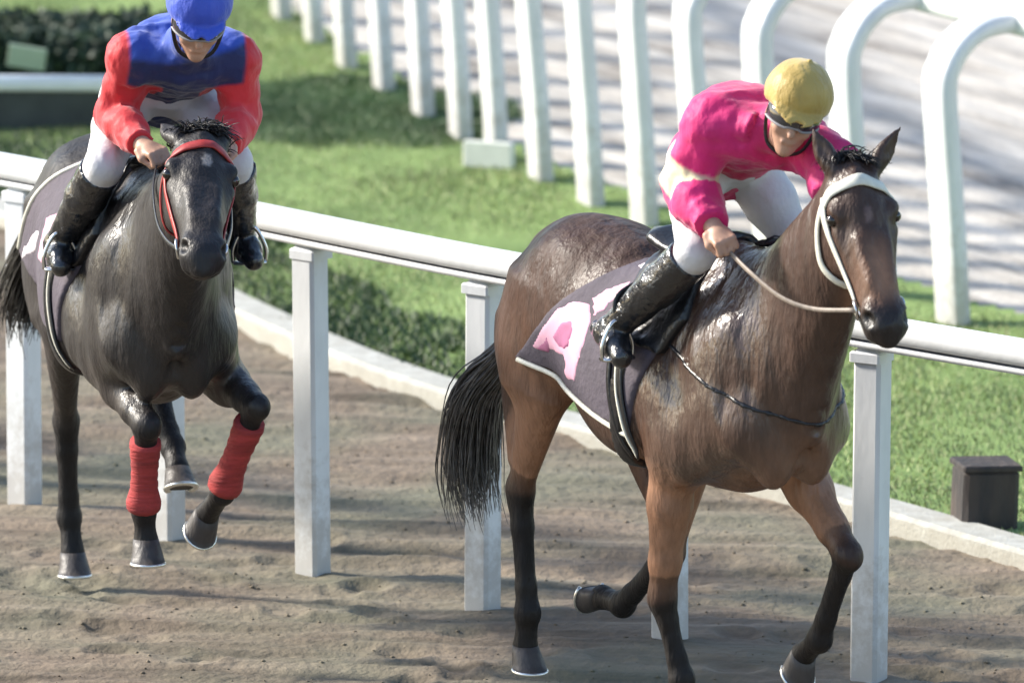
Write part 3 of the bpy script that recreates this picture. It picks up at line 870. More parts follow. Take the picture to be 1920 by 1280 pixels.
    for nm in ('nf', 'ff', 'nh', 'fh'):
        a, e, k_, f_, c_ = J[nm]
        d1, t1 = seglen(e, k_, 0); mixin((d1 < .15) * np.clip((.17 - d1) / .05, 0, 1) * np.clip(t1 * 4 + .1, 0, 1) * (1 - np.clip((t1 - .80) / .2, 0, 1)) * .85, tan)
        d2, t2 = seglen(k_, f_, 0); mixin((d2 < .10) * np.clip(t2 * 8 + .45 + .3 * nz2, 0, 1), dark)
        d3, t3 = seglen(f_, c_, 0); mixin((d3 < .09) * 1.0, dark)
    for a0, a1 in (((.44, 0, .95), (-.1, 0, .85)),):
        d, t = seglen(a0, a1, 0); mixin(np.clip((.2 - d) / .12, 0, 1) * .35, tan)
    hs = (V - Pl) @ T / hs_; hf = (V - Pl) @ Fd; hl = (V - Pl) @ Lt
    onh = (hs > -.03) & (hf > -.30) & (np.abs(hl) < .16) & (hs < .7)
    mixin(onh * np.clip((hs - .22) / .12, 0, 1) * (1 - np.clip((hs - .44) / .08, 0, 1)) * np.exp(-(hl / .05) ** 2) * cfg['face_tan'] * 1.0, tan)
    mixin(onh * np.clip((hs - .47) / .07, 0, 1) * .9, dark * 1.3)
    for sg in (-1, 1):
        dn = np.linalg.norm(V - H(.545, -.030, .062 * sg), axis=1); mixin(np.clip((.040 - dn) / .015, 0, 1), dark * .5)
    mixin(onh * np.clip((.0 - hs) / .05, 0, 1) * .7, dark)
    if 'star' in cfg:
        sp, sr, sc = cfg['star']
        d = ((hs - sp[0]) / sr[0]) ** 2 + ((hl - sp[1]) / sr[1]) ** 2
        mixin(onh * (hf > -.06) * np.clip((1.2 - d) / .5, 0, 1), sc)
    wet = np.exp(-((V[:, 0] - .12) / .40) ** 2) * np.clip((V[:, 2] - .8) / .15, 0, 1) * np.clip(.85 + .7 * vnoise3(V * (9, 9, 2.5), 19), 0, 1)
    wet = np.clip(wet * 1.25 + .15 * (V[:, 0] > .6), 0, 1)
    body = mesh_obj('horse', V, F, cfg['mat'], None, True, None, col)
    wa = body.data.attributes.new('wet', 'FLOAT', 'POINT'); wa.data.foreach_set('value', wet.astype(np.float32))
    for s in (-1, 1):
        e = MB(); c = H(.156, -.062, .090 * s); n_ = 10; rows = 6
        v = []; f = []
        for i in range(rows + 1):
            for j in range(n_):
                th = math.pi * i / rows; ph = 2 * math.pi * j / n_
                v.append(c + .0215 * (T * math.sin(th) * math.cos(ph) + Fd * math.sin(th) * math.sin(ph) + Lt * math.cos(th)))
        for i in range(rows):
            for j in range(n_):
                k = (j + 1) % n_; f.append((i * n_ + j, i * n_ + k, (i + 1) * n_ + k, (i + 1) * n_ + j))
        e.add(v, f); e.build('eye', M['eye'], body)
    for nm in ('nf', 'ff', 'nh', 'fh'):
        hoof(body, np.asarray(J[nm][4], float), cfg['hoofdir'][nm][0], cfg['hoofdir'][nm][1])
    # mane along the crest, forelock between the ears
    r = np.random.default_rng(cfg['seed'])
    crest = smooth_path(cfg['crest'], 10)
    paths = []
    for i in range(330):
        t = r.random() * (len(crest) - 1.01); k = int(t); p = crest[k] + (crest[k + 1] - crest[k]) * (t - k)
        p = S.snap(p[None], .002)[0]
        side = cfg['mane_side']
        L_ = r.uniform(.07, .15)
        pts = [p]
        dr = np.array([r.normal(0, .15) - .1, side * r.uniform(.2, .9), .5 + r.uniform(-.1, .4)])
        for q in range(5):
            dr = dr + np.array([0, side * .18, -.34]); pts.append(pts[-1] + nrm(dr) * L_ / 5)
        pts = np.array(pts); g = S.sample(pts); pts += S.normal(pts) * np.maximum(.006 - g, 0)[:, None]
        paths.append(pts)
    strands('mane', None, paths, M['black_hair'], body, .0045)
    paths = []
    for i in range(220):
        p = H(-.035 + r.uniform(-.02, .015), -.075 + r.uniform(-.03, .02), r.uniform(-.045, .045)); p = S.snap(p[None], .002)[0]
        dr = Fd * r.uniform(-.3, .6) - T * r.uniform(.3, 1.0) + Lt * r.normal(0, .45)
        pts = [p]; L_ = r.uniform(.035, .085)
        for q in range(5):
            dr = dr + T * .30 + Fd * .05; pts.append(pts[-1] + nrm(dr) * L_ / 5)
        pts = np.array(pts); g = S.sample(pts); pts += S.normal(pts) * np.maximum(.006 - g, 0)[:, None]
        paths.append(pts)
    strands('forelock', None, paths, M['black_hair'], body, .0032)
    tail = smooth_path(cfg['tail'], 8); n = len(tail); paths = []
    Tt = np.gradient(tail, axis=0); Tt /= np.linalg.norm(Tt, axis=1, keepdims=True)
    sw = np.interp(np.linspace(0, 1, n), *cfg['tail_w'])
    for i in range(850):
        a = r.uniform(0, 2 * math.pi); rr = math.sqrt(r.random()); end = int(n * r.uniform(.62, 1.0)); st = int(n * .05 * r.random())
        wob = r.normal(0, .013, 3); ph_ = r.uniform(0, 6.3); am_ = r.uniform(.002, .009); pts = []
        for j in range(st, max(end, st + 4)):
            u = nrm(np.cross(Tt[j], (0, 1, 0))); w_ = np.cross(Tt[j], u)
            pts.append(tail[j] + (u * math.cos(a) * .8 + w_ * math.sin(a)) * rr * sw[j] + wob * (j / n) ** 2 * 3 + u * am_ * math.sin(ph_ + j * .45))
        paths.append(np.array(pts)[::2] if len(pts) > 8 else np.array(pts))
    strands('tail', None, paths, cfg['tail_mat'], body, .0062)
    body.location = cfg['loc']; body.rotation_euler = (0, 0, -math.radians(cfg['yaw'])); body.scale = (1.02,) * 3
    tag(body, cfg['label'], 'horse')
    return body, S, H

def frame_axes(d):
    d = nrm(d); a = nrm(np.cross(d, (0, 1, 0))); b = np.cross(d, a)
    return [a, b, d]

def bend_dir(a, b, c):
    """direction in which the joint b points away from the line a-c"""
    a, b, c = map(lambda q: np.asarray(q, float), (a, b, c))
    d = nrm(c - b); m = b - (a + c) / 2
    m = m - d * (m @ d)
    if np.linalg.norm(m) < .02: return np.array([-1.0, 0, 0]) - d * (-d[0])
    back = np.array([-1.0, 0, -.2]); back = back - d * (back @ d)
    return nrm(back)

def place_like(o, horse):
    o.location = horse.location; o.rotation_euler = horse.rotation_euler; o.scale = horse.scale

def poly_sdf(X, Z, poly):
    """signed distance to a polygon in the side view"""
    P = np.asarray(poly, float); n = len(P)
    d = np.full(X.shape, 9.0); ins = np.zeros(X.shape, bool)
    for i in range(n):
        a = P[i]; b = P[(i + 1) % n]; e = b - a
        wx, wz = X - a[0], Z - a[1]
        t = np.clip((wx * e[0] + wz * e[1]) / (e @ e), 0, 1)
        d = np.minimum(d, np.hypot(wx - e[0] * t, wz - e[1] * t))
        c = ((a[1] <= Z) & (b[1] > Z)) | ((b[1] <= Z) & (a[1] > Z))
        with np.errstate(divide='ignore', invalid='ignore'):
            ins ^= c & (X < a[0] + (Z - a[1]) * e[0] / (e[1] if e[1] else 1e-9))
    return np.where(ins, -d, d)

def shell(S, U, mask, off, inner=.022):
    return np.maximum(np.maximum(U - off, -(U + inner)), mask)

def shell_obj(name, S, U, mask, off, m, parent=None, inner=.022):
    g = np.pad(shell(S, U, mask, off, inner), 1, constant_values=1.0)
    V, F = surface(g.astype(np.float32), S.lo - S.h, S.h, 2)
    return mesh_obj(name, V, F, m, parent)

def head_strap(S, pts, off=.004):
    P = S.snap(smooth_path(pts, 6), off)
    for _ in range(6):                                  # leather lies taut over small hollows
        P[1:-1] = P[1:-1] * .5 + (P[:-2] + P[2:]) * .25
        g = S.sample(P); P += S.normal(P) * np.maximum(off - g, 0)[:, None]
    Nn = S.normal(P)
    for _ in range(4): Nn[1:-1] = Nn[1:-1] * .5 + (Nn[:-2] + Nn[2:]) * .25
    return P, Nn

def rot_about(v, k, a):
    k = nrm(k); v = np.asarray(v, float)
    return v * math.cos(a) + np.cross(k, v) * math.sin(a) + k * (k @ v) * (1 - math.cos(a))

def head_frame(poll, muz, face):
    poll = np.asarray(poll, float); T = nrm(np.asarray(muz, float) - poll)
    F_ = np.asarray(face, float); F_ = nrm(F_ - T * (F_ @ T)); L_ = np.cross(F_, T)
    return poll, T, F_, L_

# ---- the bay horse on the right
poll, T_, F_, L_ = head_frame((.775, -.005, 1.975), (1.060, -.068, 1.545), (1, -.25, 0))
cfgA = dict(headscale=(.925, 1.12), seed=5, mat=M['bay'], coat=((.050, .027, .019), (.32, .165, .095), (.012, .010, .010)), face_tan=.8,
    loc=(.7184, 34.2202, 0), yaw=60, label='dark bay horse in white bridle walking out on the right with a pink-clad rider',
    poll=poll, T=T_, F=F_, L=L_, ear=((-.35, -.30, .85), (.05, .62, .85)),
    star=((.17, -.005), (.030, .012), (.14, .085, .075)),
    neck=[((.22, 0, 1.27), .33, .165), ((.42, 0, 1.47), .245, .125), ((.58, -.005, 1.66), .185, .098), ((.70, -.01, 1.82), .140, .085, (.15, 1, 0)), ((.745, -.015, 1.91), .115, .075, (.25, 1, 0))],
    crest=[(.14, 0, 1.60), (.32, 0, 1.70), (.46, 0, 1.82), (.60, -.01, 1.95), (.70, -.012, 2.03)], mane_side=1,
    tail=[(-1.20, .02, 1.36), (-1.25, .02, 1.29), (-1.30, .0, 1.14), (-1.41, -.03, 1.02), (-1.51, -.06, .90), (-1.575, -.06, .73), (-1.575, -.06, .57), (-1.53, -.06, .45)],
    tail_w=([0, .15, .40, .62, .8, 1], [.030, .035, .050, .088, .092, .05]), tail_mat=M['grey_hair'],
    legs=dict(nf=[(.28, -.15, 1.12), (-.06, -.180, .95), (-.150, -.168, .455), (-.115, -.115, .190), (-.085, -.105, .085)],
              ff=[(.30, .15, 1.12), (.06, .175, .93), (.385, .200, .655), (.225, .195, .350), (.130, .195, .285)],
              nh=[(-.87, -.118, 1.26), (-.885, -.180, 1.03), (-1.06, -.170, .650), (-1.020, -.165, .245), (-1.035, -.165, .135)],
              fh=[(-.82, .14, 1.26), (-.49, .17, .93), (-.600, .130, .490), (-.905, .130, .265), (-1.035, .130, .265)]),
    hoofdir=dict(nf=((.22, 0, -1), (1, 0, 0)), ff=((-.75, 0, -.66), (.6, 0, -.8)), nh=((-.05, 0, -1), (1, 0, 0)), fh=((-.9, 0, .25), (-.2, 0, -1))))
horseA, SA, HA = build_horse(cfgA)

# ---- the dark horse on the left
poll, T_, F_, L_ = head_frame((.84, .030, 1.86), (1.22, -.035, 1.60), (1, -.08, 0))
cfgB = dict(wide=.92, headscale=(.95, 1.18), seed=8, mat=M['black_coat'], coat=((.017, .0145, .0145), (.036, .029, .026), (.010, .009, .010)), face_tan=.6,
    loc=(-1.2322, 35.7656, 0), yaw=78, label='brown-black horse with red bandages and red bridle cantering head-on at the left',
    poll=poll, T=T_, F=F_, L=L_, ear=((-.95, -.25, .25), (-.95, .25, .25)),
    star=((.13, .012), (.035, .016), (.20, .19, .185)),
    neck=[((.22, 0, 1.27), .33, .170), ((.44, .005, 1.43), .245, .130), ((.62, .015, 1.57), .185, .105), ((.76, .025, 1.70), .145, .09), ((.82, .03, 1.78), .115, .078)],
    crest=[(.14, 0, 1.60), (.32, 0, 1.68), (.50, .01, 1.76), (.66, .02, 1.85), (.78, .03, 1.90)], mane_side=1,
    tail=[(-1.21, 0, 1.36), (-1.32, -.03, 1.32), (-1.46, -.07, 1.18), (-1.58, -.12, 1.0), (-1.62, -.15, .85), (-1.60, -.16, .76)],
    tail_w=([0, .15, .45, .75, 1], [.030, .045, .085, .10, .06]), tail_mat=M['black_hair'],
    legs=dict(nf=[(.30, -.14, 1.12), (.06, -.150, .95), (.390, -.085, .815), (.275, -.075, .500), (.270, -.068, .405)],
              ff=[(.30, .15, 1.12), (.08, .200, .93), (.405, .285, .865), (.205, .205, .540), (.110, .170, .450)],
              nh=[(-.88, -.14, 1.26), (-.74, -.175, .98), (-1.03, -.115, .560), (-1.10, -.095, .210), (-1.075, -.088, .090)],
              fh=[(-.86, .14, 1.26), (-.52, .165, .98), (-.86, .165, .740), (-.60, .180, .540), (-.52, .182, .480)]),
    hoofdir=dict(nf=((.05, 0, -1), (1, 0, 0)), ff=((-.72, -.25, -.62), (.6, 0, -.8)), nh=((.1, 0, -1), (1, 0, 0)), fh=((.45, 0, -.85), (1, 0, .3))))
horseB, SB, HB = build_horse(cfgB)
for o_, nm in ((horseB, 'nf'), (horseB, 'ff')):                      # red bandages on the front cannons
    kn, fe = [np.asarray(q, float) for q in cfgB['legs'][nm][2:4]]
    d = nrm(fe - kn); L0 = np.linalg.norm(fe - kn); back = bend_dir(cfgB['legs'][nm][1], kn, fe)
    b = MB(); pts = []; rad = []
    for i, t in enumerate(np.linspace(.20, .97, 15)):
        pts.append(kn + d * L0 * t + back * .008); rad.append(.0475 + .004 * math.sin(t * 8) + .003 * (i % 2) + (.006 if t > .85 else 0))
    b.tube(pts, rad, 16); b.build('bandage', M['red_wrap'], o_)

# ------------------------------------------------------------------ tack
def tack(S, H, horse, cloth_poly, patches, white_patches, rose_patches, names, piping, strap_mat, cheek_mat):
    U = S.unit(); X, Y, Z = S.coords()
    XX = X + 0 * Z; ZZ = Z + 0 * X
    sec = lambda poly: poly_sdf(XX[:, 0, :], ZZ[:, 0, :], poly)[:, None, :]
    X3 = np.broadcast_to(X, U.shape); Y3 = np.broadcast_to(Y, U.shape); Z3 = np.broadcast_to(Z, U.shape)
    cl = shell_obj('saddle_cloth', S, U, np.maximum(sec(cloth_poly), .88 - Z3), .014, M['cloth_dark'])
    place_like(cl, horse); tag(cl, names['cloth'], 'saddle cloth')
    def side(poly): return np.maximum(np.maximum(sec(poly), Y3 + .02), .88 - Z3)
    for p in patches: shell_obj('number', S, U, side(p), .0165, M['cloth_pink'], cl)
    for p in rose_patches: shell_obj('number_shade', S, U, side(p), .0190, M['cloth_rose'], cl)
    for p in white_patches: shell_obj('number', S, U, side(p), .0175, M['cloth_white'], cl)
    def on_side(xz, off):
        P = np.array([(x, -.36, z) for x, z in xz]); P = smooth_path(P, 8)
        for _ in range(40):
            P[:, 1] += np.clip(S.sample(P), -.02, .02)
            P[:, 1] = np.clip(P[:, 1], -.45, -.01)
        return P + S.normal(P) * off, S.normal(P)
    P, Nn = on_side(piping, .014); b = MB(); b.tube(P, .0085, 8); b.build('piping', M['white_strap'], cl)
    # racing saddle: small seat with flaps, girth, leathers and irons
    sd = bpy.data.objects.new('racing_saddle', None); COL.objects.link(sd); place_like(sd, horse); tag(sd, names['saddle'], 'saddle')
    shell_obj('saddle_flap', S, U, sec([(.02, 1.66), (-.32, 1.66), (-.30, 1.46), (-.18, 1.30), (-.02, 1.28), (.06, 1.40)]), .026, M['leather'], sd)
    s2 = SDF((-.5, -.2, 1.4), (.15, .2, 1.8), .012)
    s2.loft([((.0, 0, 1.615), .045, .10), ((-.10, 0, 1.585), .035, .095), ((-.22, 0, 1.575), .035, .12), ((-.33, 0, 1.60), .04, .13)], k=0)
    v, f = surface(s2.g, s2.lo, s2.h, 2); mesh_obj('seat', v, f, M['leather'], sd)
    g = np.maximum(np.abs(X3 + .20 + (1.2 - Z3) * .12) - .034, Z3 - 1.36)
    shell_obj('girth', S, U, g, .024, M['leather'], sd)
    for k, (dx, m_) in enumerate(((-.26, 'leather'), (-.215, 'white_strap'), (-.19, 'leather'))):
        P, Nn = on_side([(dx, 1.28), (dx + .015, 1.15), (dx + .045, 1.02), (dx + .075, .93)], .020)
        b = MB(); b.tube(P, 1.0, 6, flat=(.010 if m_ == 'leather' else .005, .005), normals=Nn); b.build('girth_strap', M[m_], sd)
    return cl, sd, U, on_side

clothA, saddleA, UA, sideA = tack(SA, HA, horseA,
    [(.03, 1.76), (-.30, 1.76), (-.36, 1.56), (-.50, 1.46), (-.68, 1.335), (-.81, 1.225), (-.905, 1.130), (-.664, 1.106), (-.459, 1.060), (-.172, 1.0), (-.10, 1.18), (.0, 1.40)],
    [[(-.83, 1.165), (-.742, 1.258), (-.656, 1.328), (-.57, 1.371), (-.485, 1.373), (-.434, 1.328), (-.427, 1.259), (-.441, 1.214), (-.461, 1.167), (-.475, 1.118), (-.529, 1.112), (-.57, 1.131), (-.55, 1.178), (-.639, 1.187), (-.742, 1.183)],
     [(-.487, 1.385), (-.443, 1.421), (-.325, 1.469), (-.331, 1.439), (-.392, 1.36), (-.433, 1.335)]],
    [[(-.393, 1.492), (-.325, 1.534), (-.191, 1.572), (-.291, 1.504)]],
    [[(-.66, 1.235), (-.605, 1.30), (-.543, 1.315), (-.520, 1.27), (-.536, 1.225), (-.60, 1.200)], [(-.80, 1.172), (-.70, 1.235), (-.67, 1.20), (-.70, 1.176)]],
    dict(cloth='charcoal saddle cloth with a big pink number and white lower edge on the bay horse', saddle='small black racing saddle under the pink-clad rider'),
    [(-.885, 1.127), (-.72, 1.106), (-.52, 1.072), (-.32, 1.028), (-.165, .998)], 'white_strap', 'white_strap')
clothB, saddleB, UB, sideB = tack(SB, HB, horseB,
    [(.03, 1.72), (-.46, 1.72), (-.70, 1.46), (-.92, 1.18), (-.60, 1.05), (-.14, 1.00), (-.06, 1.18), (.03, 1.40)],
    [[(-.56, 1.36), (-.36, 1.42), (-.30, 1.34), (-.34, 1.22), (-.52, 1.22)]],
    [[(-.86, 1.16), (-.82, 1.21), (-.66, 1.30), (-.58, 1.31), (-.64, 1.23)], [(-.40, 1.48), (-.16, 1.50), (-.20, 1.42), (-.36, 1.42)]],
    [],
    dict(cloth='dark saddle cloth with pale pink and white print on the brown-black horse', saddle='small black racing saddle under the rider with red sleeves'),
    [(-.915, 1.19), (-.85, 1.28), (-.70, 1.44), (-.55, 1.55)], 'leather', 'red_strap')

def bridle(S, H, horse, m_head, m_cheek, label, hand, thick=1.0, chin=True):
    br = bpy.data.objects.new('bridle', None); COL.objects.link(br); place_like(br, horse); tag(br, label, 'bridle')
    def ribbon(name, pts, w, m_, off=.004, t=.0035):
        P, Nn = head_strap(S, pts, off); b = MB(); b.tube(P, 1.0, 8, flat=(w, t), normals=Nn); return b.build(name, m_, br)
    w = .0105 * thick
    ribbon('browband', [H(.085, -.085, -.115), H(.066, -.050, -.085), H(.058, -.016, -.045), H(.056, .0, 0), H(.058, -.016, .045), H(.066, -.050, .085), H(.085, -.085, .115)], w * 1.25, m_head, .006, .005)
    for s in (-1, 1):
        ribbon('cheekpiece', [H(.06, -.085, .10 * s), H(.085, -.090, .11 * s), H(.17, -.105, .11 * s), H(.28, -.12, .085 * s), H(.38, -.115, .07 * s), H(.455, -.108, .06 * s)], w, m_cheek, .006, .004)
        ribbon('throat_lash', [H(.085, -.10, .105 * s), H(.14, -.17, .105 * s), H(.20, -.225, .085 * s), H(.24, -.27, .05 * s), H(.25, -.285, .0)], w * .75, m_cheek, .006, .004)
        c = S.snap(H(.470, -.108, .06 * s)[None], .010)[0]; n_ = S.normal(c[None])[0]
        u = nrm(np.cross(n_, (0, 0, 1))); v_ = np.cross(n_, u)
        b = MB(); b.tube([c + (u * math.cos(a) + v_ * math.sin(a)) * .030 for a in np.linspace(0, 2 * math.pi, 17)], .0055, 6); b.build('bit_ring', M['steel'], br)
        h_ = np.asarray(hand[0 if s < 0 else 1], float)
        mid = (c + h_) / 2
        pts = smooth_path([c, c * .72 + h_ * .28 + np.array([0, .02 * s, -.05]), mid + np.array([0, .035 * s, -.055]), c * .25 + h_ * .75 + np.array([0, .03 * s, -.025]), h_], 7)
        g = S.sample(pts); pts = pts + S.normal(pts) * np.maximum(.010 - g, 0)[:, None]
        b = MB(); b.tube(pts, 1.0, 8, flat=(.0075, .0030), normals=[nrm((0, s, .25))] * len(pts)); b.build('rein', M['rein'] if chin else M['leather'], br)
    if chin:
        ribbon('tongue_strap', [H(.470, -.10, -.06), H(.50, -.13, -.05), H(.545, -.150, -.034), H(.570, -.155, -.01), H(.56, -.15, .02)], w * .9, m_head, .006)
    return br

# ------------------------------------------------------------------ riders
def hand_sdf(S, wrist, D, N_, side):
    """gripping hand: palm, four curled fingers of unequal length and a thumb"""
    D = nrm(D); N_ = nrm(N_ - D * (np.asarray(N_) @ D)); Sd = np.cross(D, N_) * side
    c = wrist + D * .052
    S.ell(c, (.046, .041, .021), [D, Sd, N_], k=.012)
    S.cap(wrist, wrist + D * .035, .025, .026, .015)
    for i, (o, ln) in enumerate(((.030, .92), (.010, 1.0), (-.010, .94), (-.029, .78))):
        p0 = wrist + D * .084 + Sd * o + N_ * .006
        p1 = p0 + (D * .55 - N_ * .80) * .040 * ln; p2 = p1 + (-D * .80 - N_ * .60) * .027 * ln; p3 = p2 + (-D * .75 + N_ * .55) * .018 * ln
        S.chain([p0 - D * .02, p0, p1, p2, p3], [.0085, .0105, .0098, .0088, .0075], .004)
    t0 = wrist + D * .025 + Sd * .036; t1 = t0 + D * .030 + Sd * .012 - N_ * .014; t2 = t1 + D * .024 - Sd * .012 - N_ * .014
    S.chain([t0 - Sd * .012, t0, t1, t2], [.014, .013, .0105, .009], .006)
    return wrist + D * .078 - N_ * .028

def build_rider(c, horse):
    P = {k: np.asarray(v, float) for k, v in c['J'].items()}
    hU = nrm(c['up']); hF = np.asarray(c['face'], float); hF = nrm(hF - hU * (hF @ hU)); hL = np.cross(hU, hF)   # wearer's left
    Hc = P['head']
    HP = lambda f_, l_, u_: Hc + hF * f_ + hL * l_ + hU * u_
    ax = [hF, hL, hU]
    lo = np.min([P[k] for k in P], 0) - .22; hi = np.max([P[k] for k in P], 0) + .24
    shc = (P['rsh'] + P['lsh']) / 2; hpc = (P['rhip'] + P['lhip']) / 2
    lat = nrm(P['lsh'] - P['rsh']); lath = nrm(P['lhip'] - P['rhip'])
    spine = nrm(shc - hpc); fr = np.cross(lat, spine)                       # chest side
    back = c.get('back', .05)
    mid = (shc + hpc) / 2 - fr * back
    def torso(S, g, k=.04):
        if g > 0: S.cap(shc + spine * .02, HP(-.035, 0, -.085), .085, .066, .04)
        S.loft([(hpc - spine * .03, .105 + g, .140 + g, lath), (hpc * .7 + mid * .3, .100 + g, .135 + g, lath), (mid, .102 + g, .135 + g, lat), (mid * .4 + shc * .6 - fr * .012, .112 + g, .155 + g, lat), (shc + spine * .01, .085 + g, .150 + g, lat), (shc + spine * .06, .055 + g, .085 + g, lat)], k=0, ex=2.2)
        for s_, k_ in ((-1, 'rsh'), (1, 'lsh')):
            S.ell(P[k_], (.068 + g,) * 3, k=.05)
    def arm(S, a, g, upto=1.0):
        g = g * c.get('sleeve', 1.0)
        sh, el, ha = P[a + 'sh'], P[a + 'elb'], P[a + 'wr']
        S.chain([sh, sh * .5 + el * .5, el], [.054 + g, .046 + g, .040 + g], .02)
        w = el + (ha - el) * upto
        S.chain([el, el * .6 + w * .4, w], [.042 + g, .040 + g * 1.15, .028 + g * .8], .02)
    def leg(S, a, g, shin=True, upto=1.0):
        hp, kn, an = P[a + 'hip'], P[a + 'knee'], P[a + 'ank']
        S.chain([hp, hp * .5 + kn * .5, kn], [.092 + g, .075 + g, .055 + g], .03)
        if shin:
            q = kn + (an - kn) * upto
            S.chain([kn, kn * .62 + q * .38, q], [.054 + g, .052 + g, .036 + g], .02)
    # body: one continuous surface
    h = .0068
    S = SDF(lo, hi, h)
    torso(S, 0)
    for a in 'rl':
        arm(S, a, 0); leg(S, a, 0)
        S.chain([P[a + 'ank'], P[a + 'ank'] * .5 + P[a + 'toe'] * .5, P[a + 'toe']], [.040, .036, .030], .02)
    S.cap(shc + spine * .03, HP(-.02, 0, -.09), .058, .052, .03)
    S.ell(HP(0, 0, .02), (.098, .076, .098), ax, k=.02)
    S.ell(HP(.030, 0, -.055), (.066, .058, .080), ax, k=.03)
    S.ell(HP(.062, 0, -.118), (.026, .024, .022), ax, k=.025)               # chin
    S.cap(HP(.094, 0, -.012), HP(.110, 0, -.050), .010, .013, .012)         # nose
    for s_ in (-1, 1):
        S.ell(HP(.088, .030 * s_, -.010), (.016, .016, .011), ax, k=.012, op='carve')
        S.ell(HP(.080, .030 * s_, -.011), (.014, .014, .012), ax, k=.003)   # eyeball in its socket
        S.ell(HP(.080, .032 * s_, .010), (.014, .024, .008), ax, k=.010)    # brow
        S.ell(HP(.066, .042 * s_, -.045), (.024, .020, .020), ax, k=.02)    # cheek
        S.ell(HP(-.005, .076 * s_, -.030), (.018, .010, .030), ax, k=.008)  # ear
    S.cap(HP(.093, .018, -.082), HP(.093, -.018, -.082), .007, .007, .008)  # lips
    S.cap(HP(.098, .020, -.083), HP(.098, -.020, -.083), .0022, .0022, .004, 'carve')
    grips = []
    for a, sd in (('r', 1), ('l', -1)):
        D = nrm(P[a + 'hand'] - P[a + 'wr'])
        grips.append(hand_sdf(S, P[a + 'wr'], D, c['handN'], sd))
    V, F = surface(S.g, S.lo, h, 2)
    body = mesh_obj('person', V, F, c['skin'])
    body.location = horse.location; body.rotation_euler = horse.rotation_euler; body.scale = horse.scale
    tag(body, c['label'], 'person')
    h = .0085
    def fold(S, amp, seed, fx=(1, 1, 1)):
        X, Y, Z = S.coords(); near = np.argwhere(np.abs(S.g) < .03)
        Q = near * S.h + S.lo
        n = 1 - 2 * np.abs(vnoise3(Q * np.array(fx) * 11, seed)) + .6 * (1 - 2 * np.abs(vnoise3(Q * np.array(fx) * 23 + 5, seed + 1)))
        S.g[tuple(near.T)] -= (n * amp).astype(np.float32)
    # breeches
    S = SDF(lo, hi, h)
    S.loft([(hpc - spine * .05, .115, .150, lath), (hpc + spine * .06, .112, .148, lath), (hpc + spine * .13, .105, .142, lath)], k=0)
    for a in 'rl': leg(S, a, .006, True, .30)
    fold(S, .0028, 3)
    v, f = surface(S.g, S.lo, h, 2); mesh_obj('breeches', v, f, M['breeches'], body)
    # boots
    for a in 'rl':
        hp, kn, an, to = P[a + 'hip'], P[a + 'knee'], P[a + 'ank'], P[a + 'toe']
        S = SDF(np.minimum(np.minimum(kn, an), to) - .12, np.maximum(np.maximum(kn, an), to) + .12, .0075)
        top = kn + (an - kn) * .10
        S.chain([top, kn * .6 + an * .4, an], [.070, .066, .046], .02)
        S.chain([an, an * .45 + to * .55, to], [.047, .042, .034], .02)
        d = nrm(an - kn)
        sl, X = S.region(S.lo, S.lo + S.h * S.n)
        S.g[sl] = np.maximum(S.g[sl], -((X - top) @ d) - .012)
        dt = nrm(to - an); hl = an - dt * .055 + nrm(an - kn) * .035
        S.cap(hl, an + nrm(an - kn) * .03, .028, .030, .02)
        fold(S, .0022, 9)
        v, f = surface(S.g, S.lo, S.h, 2); mesh_obj('boot', v, f, M['boot'], body)
    # jersey: torso and sleeves with folds; each colour is its own panel of cloth
    def jersey_field(g=.016):
        S = SDF(lo, hi, h); torso(S, g)
        for a in 'rl': arm(S, a, g, .96)
        return S
    S = jersey_field(.022)
    fold(S, .0068, c['seed'], (1.5, .8, 1.0)); fold(S, .0028, c['seed'] + 7, (1.6, 2.2, 1.2))
    sl, X = S.region(S.lo, S.lo + S.h * (S.n - 1))
    cut = S.g.copy()
    cut = np.maximum(cut, -((X - (hpc - spine * .055)) @ spine))           # hem at the waist
    wm = np.full(cut.shape, 9.0, np.float32)
    for a in 'rl':
        el, ha = P[a + 'elb'], P[a + 'wr']; d = nrm(ha - el)
        e = np.where(np.linalg.norm(X - ha, axis=-1) < .12, (X - ha) @ d + .008, -9)
        cut = np.maximum(cut, e)
    cut = np.maximum(cut, np.where(np.linalg.norm(X - HP(-.02, 0, -.1), axis=-1) < .09, .055 - np.linalg.norm(X - HP(-.02, 0, -.1), axis=-1), -9))
    v, f = surface(cut.astype(np.float32), S.lo, h, 2)
    mesh_obj('jersey', v, f, M['silks'], body, True, None, c['pattern'](v, P, shc, spine, fr, lat))
    # helmet under a silk cap, with peak
    S = SDF(Hc - .24, Hc + .24, .008)
    S.ell(HP(-.008, 0, .052), (.126, .110, .108), ax, k=0)
    sl, X = S.region(S.lo, S.lo + S.h * (S.n - 1))
    loc = (X - Hc)
    S.g = np.maximum(S.g, -(loc @ hU) + .020).astype(np.float32)
    fold(S, .0022, c['seed'] + 4, (.7, .7, .7)); S.cap(HP(-.008, 0, .158), HP(-.008, 0, .166), .011, .009, .006)
    S.loft([(HP(.080, .0, .030), .012, .085), (HP(.112, 0, .022), .010, .080), (HP(.140, 0, .012), .008, .055)], k=.012, lat=hL)   # peak
    v, f = surface(S.g, S.lo, S.h, 2); mesh_obj('helmet', v, f, c['cap'], body)
    # goggles
    go = MB()
    pts = [HP(.106 * math.cos(t) + .004, .082 * math.sin(t), -.006) for t in np.linspace(-1.35, 1.35, 17)]
    go.tube(pts, 1.0, 10, flat=(.023, .010), normals=[nrm(hF * math.cos(t) + hL * math.sin(t)) for t in np.linspace(-1.35, 1.35, 17)])
    go.build('goggles', M['goggle'], body)
    fr_ = MB()
